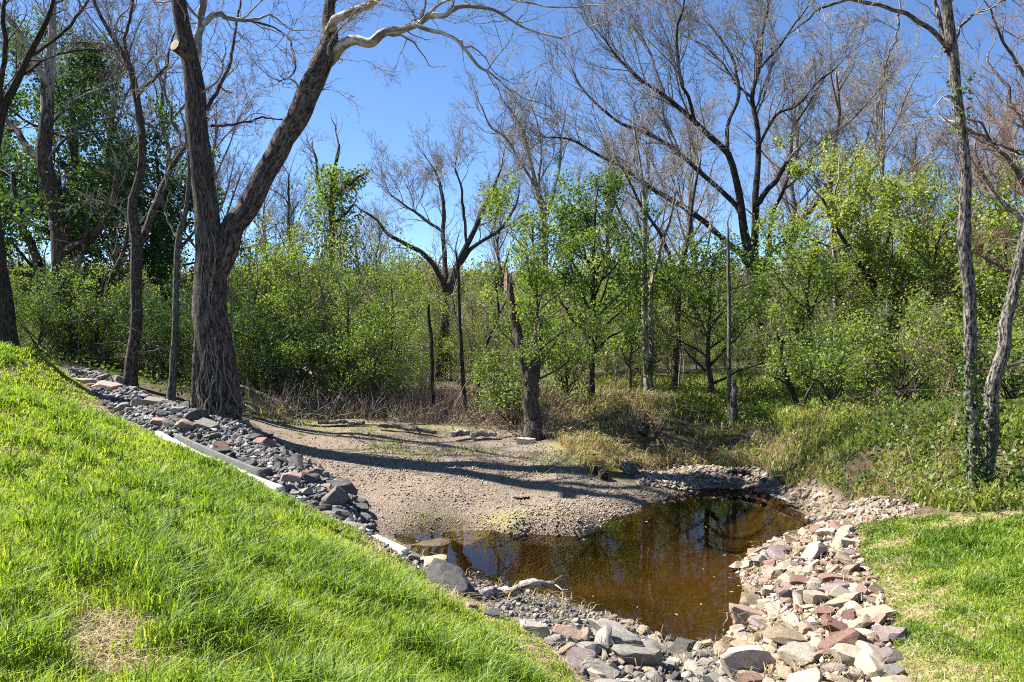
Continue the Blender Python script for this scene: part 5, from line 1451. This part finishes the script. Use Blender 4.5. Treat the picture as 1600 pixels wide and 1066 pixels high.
# leafy ground cover
x, y, r = veg(120000, 131)
cl = fbm(x * 1.1, y * 1.1, 95, 3)
k = r.random(len(x)) < sstep(.3, .55, cl) * np.where(800 + x / y * FPX < 1060, .2, np.where((800 + x / y * FPX < 1280) & (y < 17.2), .45, 1))
k &= r.random(len(x)) > scar(x, y)
x, y = x[k], y[k]
P = np.stack((x, y, height(x, y) + .03 + .26 * r.random(len(x)) ** 1.5), 1)
V, F, t = leaves(P, .065, r, droop=0, wid=.42, flatness=.3)
mesh_np('ground_cover_leaves', V, [F], M['leaf_fresh'], None, {'tint': t}, props={'kind': 'stuff', 'label': 'leafy ground cover on the right bank'})
# left wood floor and brush line behind the gravel bar
P_BRUSH = pz([(395,664,.65),(470,654,.65),(560,656,.6),(700,666,.55),(800,678,.48),(860,692,.42),(890,668,.7),(870,640,.95)]) + [(1.5, 22.5, 0), (-7, 23.5, 0)]
x, y = sample_poly(P_BRUSH, 230, 141, lambda x, y: .25 + .75 * sstep(.4, .6, fbm(x * 1.2, y * 1.2, 44)))
r = np.random.default_rng(142)
def stalks(name, x, y, h, rad, mat, seed, label, lean=.25, K=4):
    r = np.random.default_rng(seed); n = len(x)
    P = np.empty((n, K, 3)); P[:, 0] = np.stack((x, y, height(x, y) - .02), 1)
    d = norm(np.column_stack((r.normal(0, lean, (n, 2)), np.ones(n))))
    for q in range(1, K):
        d = norm(d + r.normal(0, .22, (n, 3))); P[:, q] = P[:, q - 1] + d * (h / (K - 1))[:, None]
        P[:, q, 2] = np.maximum(P[:, q, 2], height(P[:, q, 0], P[:, q, 1]) + .01)
    V, F = tubes(P, np.tile(rad[:, None], (1, K)) * np.linspace(1, .5, K), 3)
    return mesh_np(name, V, [F], M[mat], None, props={'kind': 'stuff', 'label': label})
ok = r.random(len(x)) < np.where(800 + x / y * FPX < 560, .35, 1)
xa, ya = x[ok], y[ok]
stalks('dry_weeds', xa, ya, .2 + .5 * r.random(len(xa)), np.full(len(xa), .0055), 'weed', 143, 'reddish brown dry weed stalks behind the gravel bar', .3)
x, y = sample_poly(P_BRUSH, 60, 144)
stalks('brushwood', x, y, .5 + .8 * r.random(len(x)), .007 + .008 * r.random(len(x)), 'brush', 145, 'tangle of grey fallen twigs along the bar edge', 1.6, 5)
x, y = sample_poly(P_BRUSH, 160, 146, lambda x, y: sstep(.5, .7, fbm(x * 1.6, y * 1.6, 47)))
blades('weeds', x, y, .12 + .25 * r.random(len(x)), .014 + .01 * r.random(len(x)), 'herb', 147, 'green tufts among the dry stalks behind the bar', .5)
# sparse grass tufts and litter on the gravel bar's far side
x, y = sample_poly(P_BAR, 240, 151, lambda x, y: sstep(.52, .7, fbm(x * 1.1, y * 1.1, 49)) * sstep(14.6, 16.5, y) + .5 * sstep(1.0, .3, np.hypot((x - atz(900, 725, .3)[0]) / 1.4, (y - atz(900, 725, .3)[1]) / 1.2)))
blades('weeds', x, y, .04 + .09 * r.random(len(x)), .012 + .008 * r.random(len(x)), 'herb', 152, 'thin green tufts on the far side of the gravel bar', .6)
# dark leaf litter plants under the left wood
P_WOODL = pz([(345,655,.9),(300,638,1.0),(200,598,1.5),(118,576,1.75)]) + [(-16, 23, 0), (-22, 30, 0), (-2, 30, 0), (-3.5, 22, 0), (-6, 19.5, 0)]
x, y = sample_poly(P_WOODL, 45, 161)
P = np.stack((x, y, height(x, y) + .03 + .3 * r.random(len(x)) ** 2), 1)
V, F, t = leaves(P, .09, r, droop=0, wid=.42)
mesh_np('ground_cover_leaves', V, [F], M['leaf_mid'], None, {'tint': t}, props={'kind': 'stuff', 'label': 'low green plants under the left wood'})
print('plants', round(time.time() - T0, 1))

# ------------------------------------------------------------------ driftwood, fallen branches, boards
M['drift'] = bark_mat('bleached_wood', (.3, .25, .2), (.62, .57, .5), 18)
M['dead_wood'] = bark_mat('grey_dead_wood', (.14, .115, .09), (.36, .32, .27), 18)
def log(name, label, pts, mat, twigs=0, seed=0, cat='log', sides=9, lump=.1, K=22):
    """pts: (px, py, z, width px)"""
    r = np.random.default_rng(seed + 900)
    Q = []
    for a, b, z, w in pts:
        p = atz(a, b, z)
        for _ in range(10):                   # never under the ground
            z = max(z, hz(p[0], p[1]) + .7 * w / 2 / FPX * p[1]); p = atz(a, b, z)
        Q.append((*p, w / 2 / FPX * p[1]))
    C = catmull(Q, K); P = C[:, :3]; R = C[:, 3]
    P[1:-1] += r.normal(0, .012, (K - 2, 3))
    base = P[0].copy()
    e = empty(name, tuple(base), label, cat)
    V, F = tubes((P - base)[None], R[None], sides, lump, seed)
    bc = bark_co((P - base)[None], R[None], sides); bc = np.vstack((bc, bc[:1], bc[-1:]))
    c = len(V); V = np.vstack((V, (P[0] - base)[None], (P[-1] - base)[None]))
    r0 = np.arange(sides); r1 = np.arange(c - sides, c)
    T = np.vstack((np.stack((np.roll(r0, -1), r0, np.full(sides, c)), 1), np.stack((r1, np.roll(r1, -1), np.full(sides, c + 1)), 1)))
    mesh_np('stem', V, [F, T], M[mat], e, {'bark': bc}, smooth=True)
    if twigs:
        Pb, Rb = branch(P[None], R[None], twigs / np.linalg.norm(np.diff(P, axis=0), axis=1).sum(), r, .2, (.9, .3), (.25, .1), .3, .35, .02, 4, .25, 0., .1, False, .004)
        for q in range(len(Pb)):
            V, F = tubes(Pb[q:q + 1] - base, Rb[q:q + 1], 5)
            mesh_np('twig', V, [F], M[mat], e, {'bark': bark_co(Pb[q:q + 1] - base, Rb[q:q + 1], 5)}, smooth=True)
    return e
log('driftwood_log', 'bleached driftwood branch jutting over the pool from the near bank', [(750,929,.3,17),(775,926,.32,17),(793,924,.33,16),(815,918,.38,15),(830,913,.42,15),(848,911,.42,11),(868,913,.4,8)], 'drift', 2, 1, 'driftwood')
log('driftwood_log', 'short pale log lying on the far edge of the gravel bar', [(706,680,.55,9),(720,676,.58,10),(733,677,.56,8)], 'drift', 2, 2, 'driftwood')
log('driftwood_log', 'pale log right beside the short one on the gravel bar', [(736,680,.54,7),(755,678,.55,9),(775,679,.54,6)], 'drift', 2, 3, 'driftwood')
log('fallen_branch', 'long pale fallen branch arching out of the dark thicket', [(414,573,1.55,5),(445,572,1.6,6),(476,576,1.6,7),(495,590,1.42,7),(525,611,1.15,6)], 'drift', 4, 4, 'branch')
log('fallen_branch', 'grey fallen branch sloping down right of the sycamore foot', [(374,603,1.3,5),(405,614,1.15,6),(432,626,.98,6),(464,641,.82,5)], 'dead_wood', 5, 5, 'branch')
log('fallen_branch', 'thin fallen stem leaning in the shade behind the sycamore', [(372,625,1.05,4),(395,640,.9,4),(425,650,.75,4)], 'dead_wood', 4, 6, 'branch')
log('fallen_log', 'whitish log in the dead brush behind the gravel bar', [(498,660,.66,6),(525,659,.68,7),(570,661,.66,6)], 'dead_wood', 3, 7)
log('fallen_log', 'dark knotty log at the brush edge behind the bar', [(590,664,.66,7),(625,666,.64,9),(655,671,.6,8),(682,676,.55,5)], 'dead_wood', 6, 8)
log('fallen_branch', 'short pale branch deep in the wood left of the broken trunk', [(738,597,1.35,4),(755,598,1.35,5),(773,604,1.28,4)], 'drift', 2, 9, 'branch')
log('driftwood_log', 'dark wet branch stub on the gravel at the far pool end', [(1160,764,.1,6),(1180,758,.16,8),(1197,748,.25,6)], 'dead_wood', 2, 10, 'driftwood')
log('driftwood_log', 'thin pale stick at the right far pool shore', [(1205,774,.1,4),(1222,779,.12,5),(1240,787,.12,3)], 'drift', 1, 11, 'driftwood')
log('stick', 'small dark stick lying alone on the open gravel', [(803,778,.2,3),(815,778,.21,4),(828,779,.2,3)], 'bark_dark', 0, 12, 'stick')
log('fallen_log', 'pale fallen log among the green plants under the right trees', [(1293,640,1.3,6),(1315,630,1.38,7),(1345,617,1.5,6)], 'dead_wood', 3, 13)
log('root_stump', 'dark twisted root sticking out of the grassy bank', [(1003,678,.7,14),(1008,671,.78,12),(1006,664,.86,7),(1004,658,.92,3)], 'bark_dark', 4, 14, 'root', lump=.25)
log('root_stump', 'dark driftwood root on the green edge of the gravel bar', [(945,745,.22,14),(938,738,.28,13),(930,731,.34,6)], 'bark_dark', 4, 15, 'root', lump=.3)
log('root_stump', 'brown root clump beside the small side channel', [(990,738,.2,16),(978,730,.3,18),(972,722,.4,9)], 'dead_wood', 10, 16, 'root', lump=.3)
log('fallen_branch', 'dark branch lying on the pale gravel under the bank', [(1137,737,.26,5),(1155,736,.27,8),(1172,739,.25,5)], 'bark_dark', 2, 17, 'branch')
log('fallen_branch', 'pale branch propped in the dry grass of the far bank', [(890,671,.75,3),(903,664,.8,4),(917,659,.84,3)], 'drift', 3, 18, 'branch')
log('stick', 'bent grey twig among stones at the pool corner', [(1130,1000,.05,2),(1133,975,.18,3),(1146,955,.28,3),(1165,975,.2,2)], 'dead_wood', 3, 19, 'stick', sides=5)
log('stick', 'pale twig lying across the right bank stones at the water line', [(1160,905,.2,3),(1180,915,.22,3),(1205,912,.25,2)], 'drift', 2, 20, 'stick', sides=5)
log('stick', 'thin stick stuck upright in debris below the driftwood', [(858,965,.2,2.5),(857,955,.3,2.5),(855,945,.4,2)], 'drift', 1, 21, 'stick', sides=5)

M['concrete'] = plain_mat('white_concrete', (.42, .39, .34), (.72, .7, .66), 7, .85, .3)
M['shaded_beam_grey'] = plain_mat('shaded_beam_grey', (.1, .1, .1), (.16, .16, .155), 10, .7, .1)  # shade of the upper beam's near face, put into a dark grey
def beam(name, pts, w, h, mat, parent, base, side=0., up=0., seg=6):
    """a straight-edged bar along pts (3D), w wide, h tall under the line"""
    C = catmull(pts, max(2, seg * (len(pts) - 1))); n = len(C)
    T = norm(np.gradient(C, axis=0)); S = norm(np.cross(T, np.array((0, 0, 1.))))
    C = C + S * side + np.array((0, 0, up))
    b = min(.012, w * .15, h * .15)
    prof = [(-w / 2, -h), (-w / 2, -b), (-w / 2 + b, 0), (w / 2 - b, 0), (w / 2, -b), (w / 2, -h)]
    V = np.stack([C + S * a + np.array((0, 0, c)) for a, c in prof], 1) - base
    m = len(prof); idx = np.arange(n * m).reshape(n, m); nx = np.roll(idx, -1, 1)
    F = np.stack((idx[:-1], nx[:-1], nx[1:], idx[1:]), -1).reshape(-1, 4)
    me_f = [F]
    V = V.reshape(-1, 3)
    caps = [idx[0][::-1], idx[-1]]
    o = mesh_np(name, V, [F, np.array([c[[0, 1, 2, 3]] for c in caps]), np.array([c[[0, 3, 4, 5]] for c in caps])], M[mat], parent)
    return o
bl = [atz(a, b, z) for a, b, z in ((246,677,1.0),(295,705,.92),(342,726,.84),(390,747,.76),(440,766,.7))]
e = empty('edging_kerb', tuple(bl[2]), 'long white kerb board between the left lawn and the rubble', 'kerb')
_C = catmull(bl, 41)
for _k in range(5): beam('board', [_C[_k * 8] + (_C[_k * 8 + 1] - _C[_k * 8]) * .06, _C[_k * 8 + 4], _C[_k * 8 + 8]], .12, .3, 'concrete', e, np.array(bl[2]), up=.05 + (-.008, .006, -.004, .008, 0)[_k])
bl2 = [atz(a, b, z) for a, b, z in ((262,683,1.0),(300,701,.94),(342,720,.88),(398,743,.8))]
beam('shaded_beam_face', bl2, .05, .4, 'shaded_beam_grey', e, np.array(bl[2]), side=-.14, up=.06)  # upper beam behind the boards, its near face coloured as if in shade
b2 = [atz(a, b, z) for a, b, z in ((586,836,.42),(610,847,.42),(634,858,.42))]
e = empty('edging_kerb', tuple(b2[1]), 'short white beam end jutting out at the pool corner', 'kerb')
beam('board', b2, .1, .2, 'concrete', e, np.array(b2[1]))
p = np.array(b2[1])
beam('stake', [atz(601,846,.38) + np.array((0, -.09, .02)), atz(604,846,.38) + np.array((.05, -.09, .02))], .03, .3, 'concrete', e, p, seg=2)
b3 = [atz(a, b, z) for a, b, z in ((548,817,.5),(562,823,.48),(576,830,.45))]
e = empty('edging_kerb', tuple(b3[1]), 'small white kerb piece between rubble end and short beam', 'kerb')
beam('board', b3, .1, .2, 'concrete', e, np.array(b3[1]))
x, y = sample_poly(P_BAR, 5, 191)
r = np.random.default_rng(192)
stalks('drift_litter', x, y, .08 + .3 * r.random(len(x)) ** 2, .004 + .004 * r.random(len(x)), 'brush', 193, 'small washed-up sticks strewn over the gravel bar', 4.0, 4)
# leaves and specks afloat on the pool
r = np.random.default_rng(171)
x, y = sample_poly(P_WATER, 3, 172, lambda x, y: .15 + sstep(.9, .1, poly_dist(x, y, P_WATER)))
P = np.stack((x, y, np.full(len(x), .004)), 1)
n = len(x); a = r.uniform(0, 6.28, n); s_ = r.uniform(.012, .035, n)
ax = np.stack((np.cos(a), np.sin(a), np.zeros(n)), 1) * s_[:, None]; bx = np.stack((-np.sin(a), np.cos(a), np.zeros(n)), 1) * s_[:, None] * .5
V = np.stack((P - ax, P + bx, P + ax, P - bx), 1).reshape(-1, 3)
mesh_np('floating_leaves', V, [np.arange(n * 4).reshape(n, 4)[:, ::-1]], M['straw'], None, {'tint': np.repeat(r.random(n), 4)}, props={'kind': 'stuff', 'label': 'dry leaf bits afloat on the pool'})
# silt, straw and dead leaves caught between the bank stones
for poly, sd, nm in ((P_RIPR, 181, 'right bank'), (P_RIPB, 183, 'near pool')):
    x, y = sample_poly(poly, 200 if sd == 181 else 110, sd, lambda x, y: .2 + .8 * sstep(.45, .6, fbm(x * 2, y * 2, 61)))
    blades('straw', x, y, .04 + .09 * r.random(len(x)), .005 + .004 * r.random(len(x)), 'straw', sd + 1, 'straw and dry bits caught among the %s stones' % nm, 1.3, r.random(len(x)) * .8, zoff=.03)
print('done', round(time.time() - T0, 1))

if True:
    tri = 0
    seen = set()
    for o in COL.objects:
        if o.type == 'MESH' and o.data.name not in seen:
            seen.add(o.data.name); n_ = len(o.data.polygons)
            tt = len(o.data.loops) - 2 * n_
            tri += tt
            if tt > 40000: print('  ', o.name, o.parent.name if o.parent else '', tt)
    print('triangles', tri)
